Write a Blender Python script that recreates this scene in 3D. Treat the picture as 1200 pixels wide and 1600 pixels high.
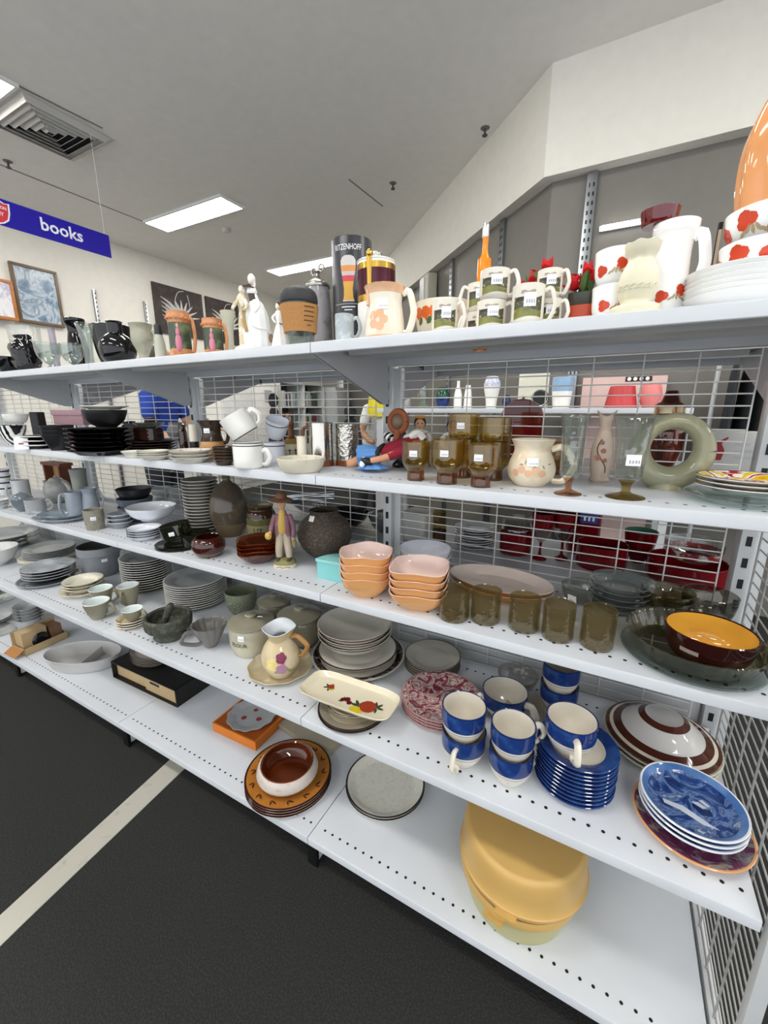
import bpy, bmesh, math, random
from mathutils import Vector, Matrix
for _o in list(bpy.data.objects): bpy.data.objects.remove(_o)
SC = bpy.context.scene; COL = SC.collection; PI = math.pi
# ---------------------------------------------------------------- camera, world, exposure
cd = bpy.data.cameras.new('camera'); cam = bpy.data.objects.new('camera', cd); COL.objects.link(cam)
cam.location = (.618, -.786, 1.26); cam.rotation_euler = (PI/2-.2404, 0, .5016)
cd.sensor_fit = 'VERTICAL'; cd.sensor_height = 36; cd.sensor_width = 27; cd.lens = 36*651.33/1600; cd.clip_start = .02
SC.camera = cam
wd = bpy.data.worlds.new('world'); SC.world = wd; wd.use_nodes = True
wd.node_tree.nodes['Background'].inputs[0].default_value = (.9, .95, 1, 1); wd.node_tree.nodes['Background'].inputs[1].default_value = 1.6
SC.view_settings.view_transform = 'Standard'; SC.view_settings.look = 'None'; SC.view_settings.exposure = .3
SC.view_settings.gamma = 1; SC.view_settings.use_curve_mapping = False
SC.cycles.use_denoising = True; SC.cycles.max_bounces = 10; SC.cycles.transparent_max_bounces = 28; SC.cycles.caustics_reflective = False
SC.cycles.caustics_refractive = False; SC.cycles.sample_clamp_indirect = 6
LIGHT = 23.0          # emission of the ceiling panels
# ---------------------------------------------------------------- materials
def lin(c): return c/12.92 if c <= .04045 else ((c+.055)/1.055)**2.4
def hx(s):
    s = s.lstrip('#'); return tuple(lin(int(s[i:i+2], 16)/255) for i in (0, 2, 4)) + (1,)
_M = {}
def newmat(key):
    m = bpy.data.materials.new(key); m.use_nodes = True; nt = m.node_tree
    return m, nt, nt.nodes['Principled BSDF']
def glaze(col, rough=.18, speck=None, sc=60, amt=.5, bump=0, metal=0, coat=0, noise=.06, nsc=14):
    """a glazed or painted surface; speck = second colour broken in by noise"""
    key = ('glaze', col, rough, speck, sc, amt, bump, metal, coat, noise, nsc)
    if key in _M: return _M[key]
    m, nt, p = newmat('glaze_%d' % len(_M)); _M[key] = m
    p.inputs['Roughness'].default_value = rough*.5 if rough <= .2 and not metal else rough; p.inputs['Metallic'].default_value = metal; p.inputs['Coat Weight'].default_value = coat
    tc = nt.nodes.new('ShaderNodeTexCoord'); nz = nt.nodes.new('ShaderNodeTexNoise'); nt.links.new(tc.outputs['Object'], nz.inputs['Vector'])
    c = hx(col)
    if speck:
        nz.inputs['Scale'].default_value = sc; nz.inputs['Detail'].default_value = 3
        rp = nt.nodes.new('ShaderNodeValToRGB'); rp.color_ramp.elements[0].position = amt; rp.color_ramp.elements[1].position = min(amt+.14, 1)
        rp.color_ramp.elements[0].color = c; rp.color_ramp.elements[1].color = hx(speck)
        nt.links.new(nz.outputs['Fac'], rp.inputs[0]); nt.links.new(rp.outputs[0], p.inputs['Base Color'])
    elif noise:
        nz.inputs['Scale'].default_value = nsc; nz.inputs['Detail'].default_value = 4
        rp = nt.nodes.new('ShaderNodeValToRGB'); rp.color_ramp.elements[0].position = .3; rp.color_ramp.elements[1].position = .7
        rp.color_ramp.elements[0].color = tuple(x*(1-noise) for x in c[:3])+(1,); rp.color_ramp.elements[1].color = tuple(min(1, x*(1+noise)) for x in c[:3])+(1,)
        nt.links.new(nz.outputs['Fac'], rp.inputs[0]); nt.links.new(rp.outputs[0], p.inputs['Base Color'])
    else: p.inputs['Base Color'].default_value = c
    if bump:
        b = nt.nodes.new('ShaderNodeBump'); b.inputs['Strength'].default_value = bump; b.inputs['Distance'].default_value = .004
        n2 = nt.nodes.new('ShaderNodeTexNoise'); n2.inputs['Scale'].default_value = sc; nt.links.new(tc.outputs['Object'], n2.inputs['Vector'])
        nt.links.new(n2.outputs['Fac'], b.inputs['Height']); nt.links.new(b.outputs[0], p.inputs['Normal'])
    return m
def glass(col='#ffffff', dens=1.0, bump=0, sc=120, body=0, bcol=None):
    """thin glass: coloured transmission plus a Fresnel reflection"""
    key = ('glass', col, dens, bump, sc, body, bcol)
    if key in _M: return _M[key]
    m, nt, p = newmat('glass_%d' % len(_M)); _M[key] = m
    nt.nodes.remove(p); out = nt.nodes['Material Output']
    tr = nt.nodes.new('ShaderNodeBsdfTransparent'); gl = nt.nodes.new('ShaderNodeBsdfGlossy'); mx = nt.nodes.new('ShaderNodeMixShader'); fr = nt.nodes.new('ShaderNodeLayerWeight'); fm = nt.nodes.new('ShaderNodeMath'); fn = nt.nodes.new('ShaderNodeMath')
    c = hx(col); tr.inputs[0].default_value = tuple(x**(dens*.36) for x in c[:3])+(1,); gl.inputs['Roughness'].default_value = .03; fr.inputs['Blend'].default_value = .5; fm.operation = 'POWER'; fm.inputs[1].default_value = 3; fn.operation = 'MULTIPLY_ADD'; fn.inputs[1].default_value = .8; fn.inputs[2].default_value = .07
    nt.links.new(fr.outputs['Facing'], fm.inputs[0]); nt.links.new(fm.outputs[0], fn.inputs[0])
    nt.links.new(fn.outputs[0], mx.inputs[0]); ts = tr
    if body:
        df = nt.nodes.new('ShaderNodeBsdfDiffuse'); tl = nt.nodes.new('ShaderNodeBsdfTranslucent'); m2 = nt.nodes.new('ShaderNodeMixShader'); ts = nt.nodes.new('ShaderNodeMixShader')
        df.inputs[0].default_value = hx(bcol or col); tl.inputs[0].default_value = hx(bcol or col); m2.inputs[0].default_value = .5; ts.inputs[0].default_value = body
        nt.links.new(df.outputs[0], m2.inputs[1]); nt.links.new(tl.outputs[0], m2.inputs[2]); nt.links.new(tr.outputs[0], ts.inputs[1]); nt.links.new(m2.outputs[0], ts.inputs[2])
    nt.links.new(ts.outputs[0], mx.inputs[1]); nt.links.new(gl.outputs[0], mx.inputs[2]); nt.links.new(mx.outputs[0], out.inputs[0])
    if bump:
        tc = nt.nodes.new('ShaderNodeTexCoord'); n2 = nt.nodes.new('ShaderNodeTexNoise'); n2.inputs['Scale'].default_value = sc; nt.links.new(tc.outputs['Object'], n2.inputs['Vector'])
        b = nt.nodes.new('ShaderNodeBump'); b.inputs['Strength'].default_value = bump; b.inputs['Distance'].default_value = .004
        nt.links.new(n2.outputs['Fac'], b.inputs['Height']); nt.links.new(b.outputs[0], gl.inputs['Normal']); nt.links.new(b.outputs[0], fr.inputs['Normal'])
    return m
def jelly(col, col2, rough=.12):
    """milky translucent glass (opaline)"""
    key = ('jelly', col, col2)
    if key in _M: return _M[key]
    m, nt, p = newmat('opaline_%d' % len(_M)); _M[key] = m
    p.inputs['Base Color'].default_value = hx(col); p.inputs['Roughness'].default_value = rough
    p.inputs['Subsurface Weight'].default_value = .35; p.inputs['Subsurface Radius'].default_value = (.012, .006, .004); p.inputs['Subsurface Scale'].default_value = 1
    return m
def emit(col, s):
    key = ('emit', col, s)
    if key in _M: return _M[key]
    m, nt, p = newmat('emit_%d' % len(_M)); _M[key] = m
    p.inputs['Base Color'].default_value = hx(col); p.inputs['Emission Color'].default_value = hx(col); p.inputs['Emission Strength'].default_value = s
    return m
def swirl(cols, sc=6, dist=4, rough=.3, tex='noise', pos=None, const=False):
    """flat print: several colours on a warped noise / wave / voronoi"""
    key = ('swirl', tuple(cols), sc, dist, rough, tex, tuple(pos or ()), const)
    if key in _M: return _M[key]
    m, nt, p = newmat('print_%d' % len(_M)); _M[key] = m; p.inputs['Roughness'].default_value = rough
    tc = nt.nodes.new('ShaderNodeTexCoord')
    if tex == 'wave':
        t = nt.nodes.new('ShaderNodeTexWave'); t.inputs['Scale'].default_value = sc; t.inputs['Distortion'].default_value = dist; t.inputs['Detail'].default_value = 3
    else:
        t = nt.nodes.new('ShaderNodeTexNoise'); t.inputs['Scale'].default_value = sc; t.inputs['Distortion'].default_value = dist; t.inputs['Detail'].default_value = 4
    nt.links.new(tc.outputs['Object'], t.inputs['Vector'])
    rp = nt.nodes.new('ShaderNodeValToRGB'); el = rp.color_ramp.elements; n = len(cols)
    if const: rp.color_ramp.interpolation = 'CONSTANT'
    while len(el) < n: el.new(.5)
    for i, c in enumerate(cols):
        el[i].position = pos[i] if pos else .3+.4*i/(n-1); el[i].color = hx(c)
    nt.links.new(t.outputs['Fac'], rp.inputs[0]); nt.links.new(rp.outputs[0], p.inputs['Base Color'])
    return m
MET = lambda c='#c8c8c8', r=.25: glaze(c, r, metal=1, noise=0)
WHITE = glaze('#c9ccd1', .32, noise=.03, nsc=6); WIRE = glaze('#dcdcd8', .35, noise=0); GREYW = glaze('#c2c4c6', .4, noise=.03)
BLACK = glaze('#08080a', .5, noise=0); TAGM = glaze('#f4f4f6', .5, noise=0); INK = glaze('#aeb0b8', .6, noise=0)
# ---------------------------------------------------------------- mesh helpers
def link(name, me, mats=(), parent=None, loc=None, rot=None):
    o = bpy.data.objects.new(name, me); COL.objects.link(o)
    if me is not None and not len(me.materials):
        for m in (mats if isinstance(mats, (list, tuple)) else [mats]): me.materials.append(m)
    if parent is not None: o.parent = parent
    if loc is not None: o.location = loc
    if rot is not None: o.rotation_euler = rot
    return o
def mesh(name, V, Fc, idx=None, sharp=40, smooth=True):
    me = bpy.data.meshes.new(name); me.from_pydata([tuple(v) for v in V], [], Fc)
    if idx: me.polygons.foreach_set('material_index', idx)
    me.polygons.foreach_set('use_smooth', [smooth]*len(me.polygons))
    if smooth and sharp: me.set_sharp_from_angle(angle=math.radians(sharp))
    me.update(); return me
LABELS = set()
def tag(o, label, cat, group=None, kind=None):
    o['label'] = label; o['category'] = cat
    if group: o['group'] = group
    if kind: o['kind'] = kind
    return o
def thing(name, label, cat, loc=(0, 0, 0), rz=0, group=None):
    o = bpy.data.objects.new(name, None); COL.objects.link(o); o.location = loc; o.rotation_euler = (0, 0, rz); o.empty_display_size = .05
    return tag(o, label, cat, group)
def boxm(name, s, bev=0, off=(0, 0, 0)):
    bm = bmesh.new(); bmesh.ops.create_cube(bm, size=1)
    bmesh.ops.scale(bm, vec=s, verts=bm.verts)
    if bev: bmesh.ops.bevel(bm, geom=bm.edges[:], offset=bev, segments=2, affect='EDGES', profile=.6)
    bmesh.ops.translate(bm, vec=off, verts=bm.verts)
    me = bpy.data.meshes.new(name); bm.to_mesh(me); bm.free()
    me.polygons.foreach_set('use_smooth', [bool(bev)]*len(me.polygons))
    if bev: me.set_sharp_from_angle(angle=math.radians(35))
    return me
def box(name, mat, lo, hi, parent=None, bev=0, rot=None, loc=None):
    s = [hi[i]-lo[i] for i in range(3)]; c = [(hi[i]+lo[i])/2 for i in range(3)]
    if loc is None and rot is None: return link(name, boxm(name, s, bev), mat, parent, c)
    return link(name, boxm(name, s, bev, c), mat, parent, loc or (0, 0, 0), rot or (0, 0, 0))
def extrude(name, poly, z0, z1):
    """prism of an outline (x, y) between two heights"""
    n = len(poly); V = [(x, y, z0) for x, y in poly]+[(x, y, z1) for x, y in poly]
    Fc = [tuple(range(n-1, -1, -1)), tuple(range(n, 2*n))]+[(i, (i+1) % n, n+(i+1) % n, n+i) for i in range(n)]
    return mesh(name, V, Fc, sharp=30)
def extrude_x(name, poly, x0, x1):
    n = len(poly); V = [(x0, y, z) for y, z in poly]+[(x1, y, z) for y, z in poly]
    Fc = [tuple(range(n)), tuple(range(2*n-1, n-1, -1))]+[(i, n+i, n+(i+1) % n, (i+1) % n) for i in range(n)]
    me = mesh(name, V, Fc, sharp=30); bm = bmesh.new(); bm.from_mesh(me); bmesh.ops.recalc_face_normals(bm, faces=bm.faces); bm.to_mesh(me); bm.free(); return me
def shape_r(a, sq=0, flute=None, jit=None):
    f = 1.0
    if sq: f *= (abs(math.cos(a))**sq+abs(math.sin(a))**sq)**(-1/sq)
    if flute: f *= 1+flute[1]*math.cos(flute[0]*a)
    return f
def lathe(name, prof, seg=36, asp=1, sq=0, flute=None, jit=0, sharp=38, wave=None, twist=0, seed=1):
    """surface of revolution. prof: (r, z[, material]) from the foot, outside, over the rim and down the inside"""
    R = random.Random(seed); V = []; Fc = []; idx = []; rows = []
    for q in prof:
        r, z = q[0], q[1]
        if r < 1e-6: rows.append([len(V)]); V.append((0, 0, z)); continue
        row = []
        for i in range(seg):
            a = 2*PI*i/seg; f = shape_r(a, sq, flute)*(1+(R.random()-.5)*jit); dz = wave[1]*math.cos(wave[0]*a)*min(1, max(0, z/wave[2])) if wave else 0
            row.append(len(V)); V.append((r*f*math.cos(a), r*f*asp*math.sin(a), z+dz+(R.random()-.5)*jit*r*.6))
        rows.append(row)
    for k in range(len(rows)-1):
        a, b = rows[k], rows[k+1]; m = prof[k][2] if len(prof[k]) > 2 else 0
        if len(a) == 1 and len(b) == 1: continue
        for i in range(seg):
            j = (i+1) % seg
            if len(a) == 1: Fc.append((a[0], b[j], b[i]))
            elif len(b) == 1: Fc.append((a[i], a[j], b[0]))
            else: Fc.append((a[i], a[j], b[j], b[i]))
            idx.append(int(m))
    return mesh(name, V, Fc, idx, sharp)
def sub(outer, cuts):
    """insert points of a profile at the given heights"""
    out = list(outer)
    for c in cuts:
        for i in range(len(out)-1):
            (r0, z0), (r1, z1) = out[i][:2], out[i+1][:2]
            if z0 < c-1e-7 and z1 > c+1e-7: out.insert(i+1, (r0+(r1-r0)*(c-z0)/(z1-z0), c)); break
    return out
def smoothp(pts, n=3):
    """Catmull-Rom through profile points"""
    out = []
    for i in range(len(pts)-1):
        p0 = pts[max(i-1, 0)]; p1 = pts[i]; p2 = pts[i+1]; p3 = pts[min(i+2, len(pts)-1)]
        for k in range(n):
            t = k/n; out.append(tuple(.5*(2*p1[d]+(p2[d]-p0[d])*t+(2*p0[d]-5*p1[d]+4*p2[d]-p3[d])*t*t+(3*p1[d]-p0[d]-3*p2[d]+p3[d])*t**3) for d in range(len(p1))))
    return out+[tuple(pts[-1])]
def vessel(outer, t=.003, bands=(), inner=0, rim=None, base=None, floor=None):
    """closed profile of a hollow pot from its outer outline; bands = (z0, z1, material) on the outside"""
    cuts = [c for b in bands for c in b[:2]]; o = sub(outer, cuts); P = [(0, o[0][1], 0 if base is None else base)]
    for i, (r, z) in enumerate(o):
        m = 0; zc = (z+o[i+1][1])/2 if i+1 < len(o) else z
        for b in bands:
            if b[0] <= zc <= b[1]: m = b[2]
        P.append((r, z, m))
    r, z = o[-1]; P[-1] = (r, z, inner if rim is None else rim); P.append((max(r-t*.5, r*.9), z+t*.3, inner if rim is None else rim)); P.append((max(r-t, r*.8), z-t*.2, inner))
    zf = o[0][1]+(t if floor is None else floor)
    for (r, z) in reversed(outer[:-1]):
        if z > zf+t*.5: P.append((max(r-t, r*.45), z, inner))
    r0 = outer[0][0]; rr = [r for r, z in outer if z <= zf+1e-4]; P.append((max((rr[-1] if rr else r0)-t, r0*.5), zf, inner)); P.append((0, zf, inner))
    return P
def rad_at(outer, z):
    for (r0, z0), (r1, z1) in zip(outer, outer[1:]):
        if z0 <= z <= z1 and z1 > z0: return r0+(r1-r0)*(z-z0)/(z1-z0)
    return outer[-1][0] if z > outer[-1][1] else outer[0][0]
def tube(name, pts, rad, seg=10, flat=1.0, closed=False, n=4, ends=True):
    """round bar along a smoothed path; rad may be a list per point; flat squeezes it sideways"""
    rads = rad if isinstance(rad, (list, tuple)) else [rad]*len(pts)
    q = [tuple(p)+(r,) for p, r in zip(pts, rads)]
    S = smoothp(q, n) if n > 1 else q
    V = []; Fc = []; prev = None; P = [Vector(s[:3]) for s in S]; N = len(P)
    nrm = Vector((0, 0, 1))
    t0 = (P[1]-P[0]).normalized()
    nrm = t0.orthogonal().normalized()
    for i in range(N):
        t = (P[min(i+1, N-1)]-P[max(i-1, 0)]).normalized()
        nrm = (nrm-t*nrm.dot(t)); nrm = nrm.normalized() if nrm.length > 1e-6 else t.orthogonal().normalized()
        b = t.cross(nrm)
        for k in range(seg):
            a = 2*PI*k/seg; v = P[i]+nrm*(math.cos(a)*S[i][3])+b*(math.sin(a)*S[i][3]*flat); V.append(v)
    for i in range(N-1):
        for k in range(seg):
            j = (k+1) % seg; Fc.append((i*seg+k, i*seg+j, (i+1)*seg+j, (i+1)*seg+k))
    if ends: Fc += [tuple(range(seg-1, -1, -1)), tuple((N-1)*seg+k for k in range(seg))]
    return mesh(name, V, Fc)
def polar(r, a, z): return (r*math.cos(a), r*math.sin(a), z)
def c_handle(parent, mat, r0, z0, r1, z1, out, a, rad=.004, flat=1.5, name='handle', peak=.62):
    """cup handle from (r0, z0) low to (r1, z1) high on the side at angle a"""
    h = z1-z0; P = [(r0-.001, z0), (r0+out*.55, z0+h*.02), (max(r0, r1)+out*.98, z0+h*.38), (max(r0, r1)+out, z0+h*peak), (r1+out*.6, z1+h*.04), (r1-.0005, z1-h*.02)]
    return link(name, tube(name, [polar(r, a, z) for r, z in P], rad, 8, flat), mat, parent)
def wrap(name, mat, parent, outer, a0, z0, polys, eps=.0006):
    """flat print laid on a surface of revolution: polygons in (s, z) metres round angle a0, height z0"""
    V = []; Fc = []
    for poly in polys:
        b = len(V); n = len(poly); cs = sum(p[0] for p in poly)/n; cz = sum(p[1] for p in poly)/n
        for s, z in [(cs, cz)]+list(poly):
            r = rad_at(outer, z0+z)+eps; a = a0+s/max(r, .004); V.append((r*math.cos(a), r*math.sin(a), z0+z))
        Fc += [(b, b+1+i, b+1+(i+1) % n) for i in range(n)]
    return link(name, mesh(name, V, Fc), mat, parent)
def wrap_rect(name, mat, parent, outer, a0, z0, w, h, eps=.0008, n=5):
    V = []; Fc = []
    for j in range(2):
        for i in range(n+1):
            z = z0+(j-.5)*h; r = max(rad_at(outer, z0-h*.5), rad_at(outer, z0+h*.5))*.5+rad_at(outer, z)*.5+eps; a = a0+(i/n-.5)*w/r; V.append((r*math.cos(a), r*math.sin(a), z))
    for i in range(n): Fc.append((i, i+1, n+2+i, n+1+i))
    return link(name, mesh(name, V, Fc), mat, parent)
def wrap_band(name, mat, parent, outer, a0, s0, s1, lo, hi, n=12, rows=3, eps=.0007):
    """broad print on a pot: between the heights lo(t) and hi(t), t running 0..1 from s0 to s1"""
    V = []; Fc = []
    for i in range(n+1):
        t = i/n; s = s0+(s1-s0)*t
        for j in range(rows+1):
            z = lo(t)+(hi(t)-lo(t))*j/rows; r = rad_at(outer, z)+eps; a = a0+s/r; V.append((r*math.cos(a), r*math.sin(a), z))
    for i in range(n):
        for j in range(rows): k = i*(rows+1)+j; Fc.append((k, k+rows+1, k+rows+2, k+1))
    return link(name, mesh(name, V, Fc), mat, parent)
def disc(cx, cy, r, n=9, sy=1, rot=0): return [(cx+r*math.cos(2*PI*i/n+rot), cy+r*sy*math.sin(2*PI*i/n+rot)) for i in range(n)]
def leaf(cx, cy, l, w, a):
    ca, sa = math.cos(a), math.sin(a); return [(cx+x*ca-y*sa, cy+x*sa+y*ca) for x, y in ((0, 0), (l*.35, w*.5), (l*.75, w*.38), (l, 0), (l*.75, -w*.38), (l*.35, -w*.5))]
def facing(x, y): return math.atan2(-.786-y, .618-x)
def price(parent, outer, a0, z0, w=.022, h=.016):
    """white price sticker with faint printed bars"""
    st = wrap_rect('price_sticker', TAGM, parent, outer, a0, z0, w, h, .0012)
    wrap('printed_bars', INK, st, outer, a0, z0, [[(-w*.3+i*w*.2, -h*.28), (-w*.2+i*w*.2, -h*.28), (-w*.2+i*w*.2, h*.0), (-w*.3+i*w*.2, h*.0)] for i in range(4)], .0020)
def flatpoly(name, mat, parent, polys, z, loc=(0, 0, 0), rot=(0, 0, 0)):
    V = []; Fc = []
    for poly in polys:
        b = len(V); V += [(x, y, z) for x, y in poly]; Fc.append(tuple(range(b, b+len(poly))))
    me = mesh(name, V, Fc, smooth=False); bm = bmesh.new(); bm.from_mesh(me); bmesh.ops.triangulate(bm, faces=bm.faces); bm.to_mesh(me); bm.free()
    return link(name, me, mat, parent, loc, rot)
def text_mesh(s, size, bold=0):
    c = bpy.data.curves.new('lettering', 'FONT'); c.body = s; c.size = size; c.align_x = 'CENTER'; c.align_y = 'CENTER'; c.offset = bold; c.resolution_u = 2
    o = bpy.data.objects.new('lettering', c); COL.objects.link(o); dg = bpy.context.evaluated_depsgraph_get()
    me = bpy.data.meshes.new_from_object(o.evaluated_get(dg)); bpy.data.objects.remove(o); return me
def wrap_text(name, s, size, mat, parent, outer, a0, z0, eps=.0008, bold=0, sx=1):
    me = text_mesh(s, size, bold)
    for v in me.vertices:
        z = z0+v.co.y; r = rad_at(outer, z)+eps; a = a0+v.co.x*sx/r; v.co = (r*math.cos(a), r*math.sin(a), z)
    me.materials.clear(); return link(name, me, mat, parent)
ORD = ['topmost', 'second', 'third', 'fourth', 'fifth', 'sixth', 'seventh', 'eighth', 'ninth', 'tenth', 'eleventh', 'twelfth', 'thirteenth', 'fourteenth', 'fifteenth', 'sixteenth', 'seventeenth']
def stack(name, me, mats, n, x, y, z, pitch, what, where, cat, rz=0, jitter=.0016, seed=3, rj=.1):
    """n copies one on another, each an object with its own place in the pile; where = what tells this pile from the others"""
    R = random.Random(seed); out = []
    for i in range(n):
        k = n-1-i; pos = 'single' if n == 1 else ('topmost' if k == 0 else 'lowest' if i == 0 else ORD[k]+' from top')
        o = link(name, me, mats, None, (x+(R.random()-.5)*jitter, y+(R.random()-.5)*jitter, z+i*pitch), (0, 0, rz+(R.random()-.5)*(0 if n == 1 else rj)))
        tag(o, '%s, %s in pile %s' % (what, pos, where) if n > 1 else what+' '+where, cat, 'pile '+where if n > 1 else None); out.append(o)
    return out
def plate_prof(r, h, t=.0035, well=.64, rim=0, inner=0, edge=None, foot=.58, line=None):
    """plate outline: foot ring, well, rim; materials: 0 body, rim = rim band, edge = the lip line"""
    e = (rim if line is None else 0) if edge is None else edge; l = e if line is None else line
    return [(0, .001, 0), (r*well*.93, .0, 0), (r*well*.985, .0008, 0), (r*well*1.12, max(h*.62-t*1.05, .0012), 0), (r*.965, h-t*.95, e), (r*.995, h-t*.6, e), (r, h-t*.1, l), (r*.985, h+t*.15, l), (r*.955, h, rim), (r*well*1.12, h*.62, inner), (r*well, t+.0006, inner), (r*well*.95, t+.0001, inner), (r*well*.6, t, inner), (0, t, inner)]
# ---------------------------------------------------------------- the room
def structure(o): o['kind'] = 'structure'; return o
CARPET = glaze('#1e1e1d', .95, speck='#2b2b29', sc=220, amt=.46, bump=.6)
CEILM = glaze('#f2efea', .9, noise=.02); WALLM = glaze('#ece8de', .85, noise=.02); WALLG = glaze('#75716a', .5, noise=.03); TRIMD = glaze('#8a867f', .9, noise=0)
structure(box('floor', CARPET, (-6, -5, -.1), (6, 9, 0)))
structure(box('ceiling', CEILM, (-6, -5, 3.26), (6, 9, 3.36)))
structure(box('wall_left', WALLM, (-5.3, -5, 0), (-5.1, 9, 3.26)))
def wallprism(name, pts, z0, z1, m): structure(link(name, extrude(name, pts, z0, z1), m))
wallprism('wall_bulkhead_right', [(.036, 2.36), (6, 2.36), (6, 2.7), (.18, 2.7)], 2.676, 3.26, WALLM)
wallprism('wall_bulkhead_diagonal', [(.036, 2.36), (.18, 2.7), (-4.86, 7.74), (-5.1, 7.5)], 2.676, 3.26, WALLM)
wallprism('wall_lower_right', [(.075, 2.45), (6, 2.45), (6, 2.7), (.18, 2.7)], 0, 2.676, WALLG)
wallprism('wall_lower_diagonal', [(.075, 2.45), (.18, 2.7), (-4.86, 7.74), (-5.03, 7.56)], 0, 2.676, WALLG)
# white line across the carpet
structure(link('trim_1', extrude('trim_1', [(-.553, -.54), (-.505, -.9), (-.36, -2.2), (-.43, -2.2), (-.58, -.9), (-.625, -.57), (-.69, -.07), (-.79, .62), (-.72, .64), (-.611, -.04)][::-1], 0, .002), glaze('#b5b2a6', .7, speck='#a29f94', sc=30, amt=.6)))
# joints of the ceiling boards
for n, (a, b) in enumerate((((-4.176, 1.2528), (-4.1802, 2.4928)), ((-1.7361, 2.8531), (-1.7149, 3.4413)), ((-2.9638, 0.8951), (-2.9299, 1.4043)))):
    d = Vector((b[0]-a[0], b[1]-a[1])); w = Vector((-d.y, d.x)).normalized()*.006
    structure(link('trim_%d' % (n+2), extrude('trim', [(a[0]+w.x, a[1]+w.y), (a[0]-w.x, a[1]-w.y), (b[0]-w.x, b[1]-w.y), (b[0]+w.x, b[1]+w.y)], 3.256, 3.26), TRIMD))
# ---------------------------------------------------------------- ceiling lights
PANEL = emit('#fffdf8', LIGHT); FRAMEW = glaze('#e8e8e6', .5, noise=0)
pm = boxm('diffuser', (1.18, .27, .012)); fm = None
LP = [(-3.56, .76, 'ceiling light panel at the upper left edge, beside the air vent'), (-3.56, 2.63, 'bright ceiling light panel left of the figurine couple'), (-3.56, 4.47, 'far ceiling light panel behind the black beer glass box'),
      (-.7, .76, 'ceiling light panel over the shelves'), (-.7, -1.1, 'ceiling light panel over the aisle'), (-.7, -3, 'ceiling light panel at the rear of the aisle'), (-3.56, -1.1, 'ceiling light panel over the far aisle'),
      (-3.56, -3, 'ceiling light panel in the rear left corner'), (2.1, .76, 'ceiling light panel to the right of the shelves'), (2.1, -1.1, 'ceiling light panel right of the aisle'), (2.1, -3, 'ceiling light panel in the rear right corner'), (4.4, .6, 'ceiling light panel at the far right')]
for i, (x, y, lab) in enumerate(LP):
    t = thing('ceiling_light', lab, 'ceiling light', (x, y, 3.26), 0, 'ceiling light panels')
    d = link('diffuser', pm, PANEL, t, (0, 0, -.012))
    for nm, s, c in (('frame_bar', (1.22, .018, .02), (0, .144, -.01)), ('frame_bar', (1.22, .018, .02), (0, -.144, -.01)), ('frame_bar', (.018, .27, .02), (.6, 0, -.01)), ('frame_bar', (.018, .27, .02), (-.6, 0, -.01))):
        link(nm, boxm(nm, s), FRAMEW, t, c)
# air vent: nested sloping square louvres
t = thing('air_vent', 'square white four-way ceiling air vent with nested louvres', 'air vent', (-3.27, 1.22, 3.26))
box('vent_throat', glaze('#2c2c2c', .9, noise=0), (-.24, -.24, -.004), (.24, .24, -.001), t)
LOUV = glaze('#d5d2cb', .6, noise=0)
for k in range(6):
    a = .275-.045*k; b = a-.03; V = []; Fc = []
    for s, z in ((a, -.006), (b, -.034)):
        V += [(-s, -s, z), (s, -s, z), (s, s, z), (-s, s, z)]
    V += [(x, y, z-.003) for x, y, z in V]
    for i in range(4):
        j = (i+1) % 4; Fc += [(i, j, 4+j, 4+i), (8+i, 12+i, 12+j, 8+j), (i, 8+i, 8+j, j), (4+i, 4+j, 12+j, 12+i)]
    link('louvre', mesh('louvre', V, Fc, smooth=False), LOUV, t)
box('vent_rim', LOUV, (-.3, .275, -.008), (.3, .3, 0), t); box('vent_rim', LOUV, (-.3, -.3, -.008), (.3, -.275, 0), t)
box('vent_rim', LOUV, (.275, -.275, -.008), (.3, .275, 0), t); box('vent_rim', LOUV, (-.3, -.275, -.008), (-.275, .275, 0), t)
for lab, (x, y) in (('small dark ceiling sprinkler head near the diagonal wall', (-1.4203, 3.1002)), ('small dark ceiling sprinkler head below the air vent', (-4.0615, 1.2627)), ('small ceiling sprinkler head near the bend of the bulkhead', (-0.4778, 2.749))):
    t = thing('ceiling_sprinkler', lab, 'sprinkler', (x, y, 3.26), 0, 'sprinkler heads')
    link('cover_ring', lathe('cover_ring', [(0, -.004), (.03, -.004), (.034, 0), (0, 0)], 16), glaze('#77736c', .6, noise=0), t)
    link('sprinkler_stem', lathe('sprinkler_stem', [(0, -.05), (.018, -.05), (.02, -.044), (.008, -.04), (.008, -.004), (0, -.004)], 12), glaze('#4a4846', .5, noise=0), t)
t = thing('smoke_detector', 'round white smoke detector beside the bright ceiling light', 'smoke detector', (-3.5492, 3.0663)+(3.26,))
link('detector_body', lathe('detector_body', smoothp([(0, -.035), (.03, -.034), (.05, -.022), (.055, 0), (0, 0)], 3), 20), glaze('#cfccc6', .6, noise=0), t)
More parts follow.
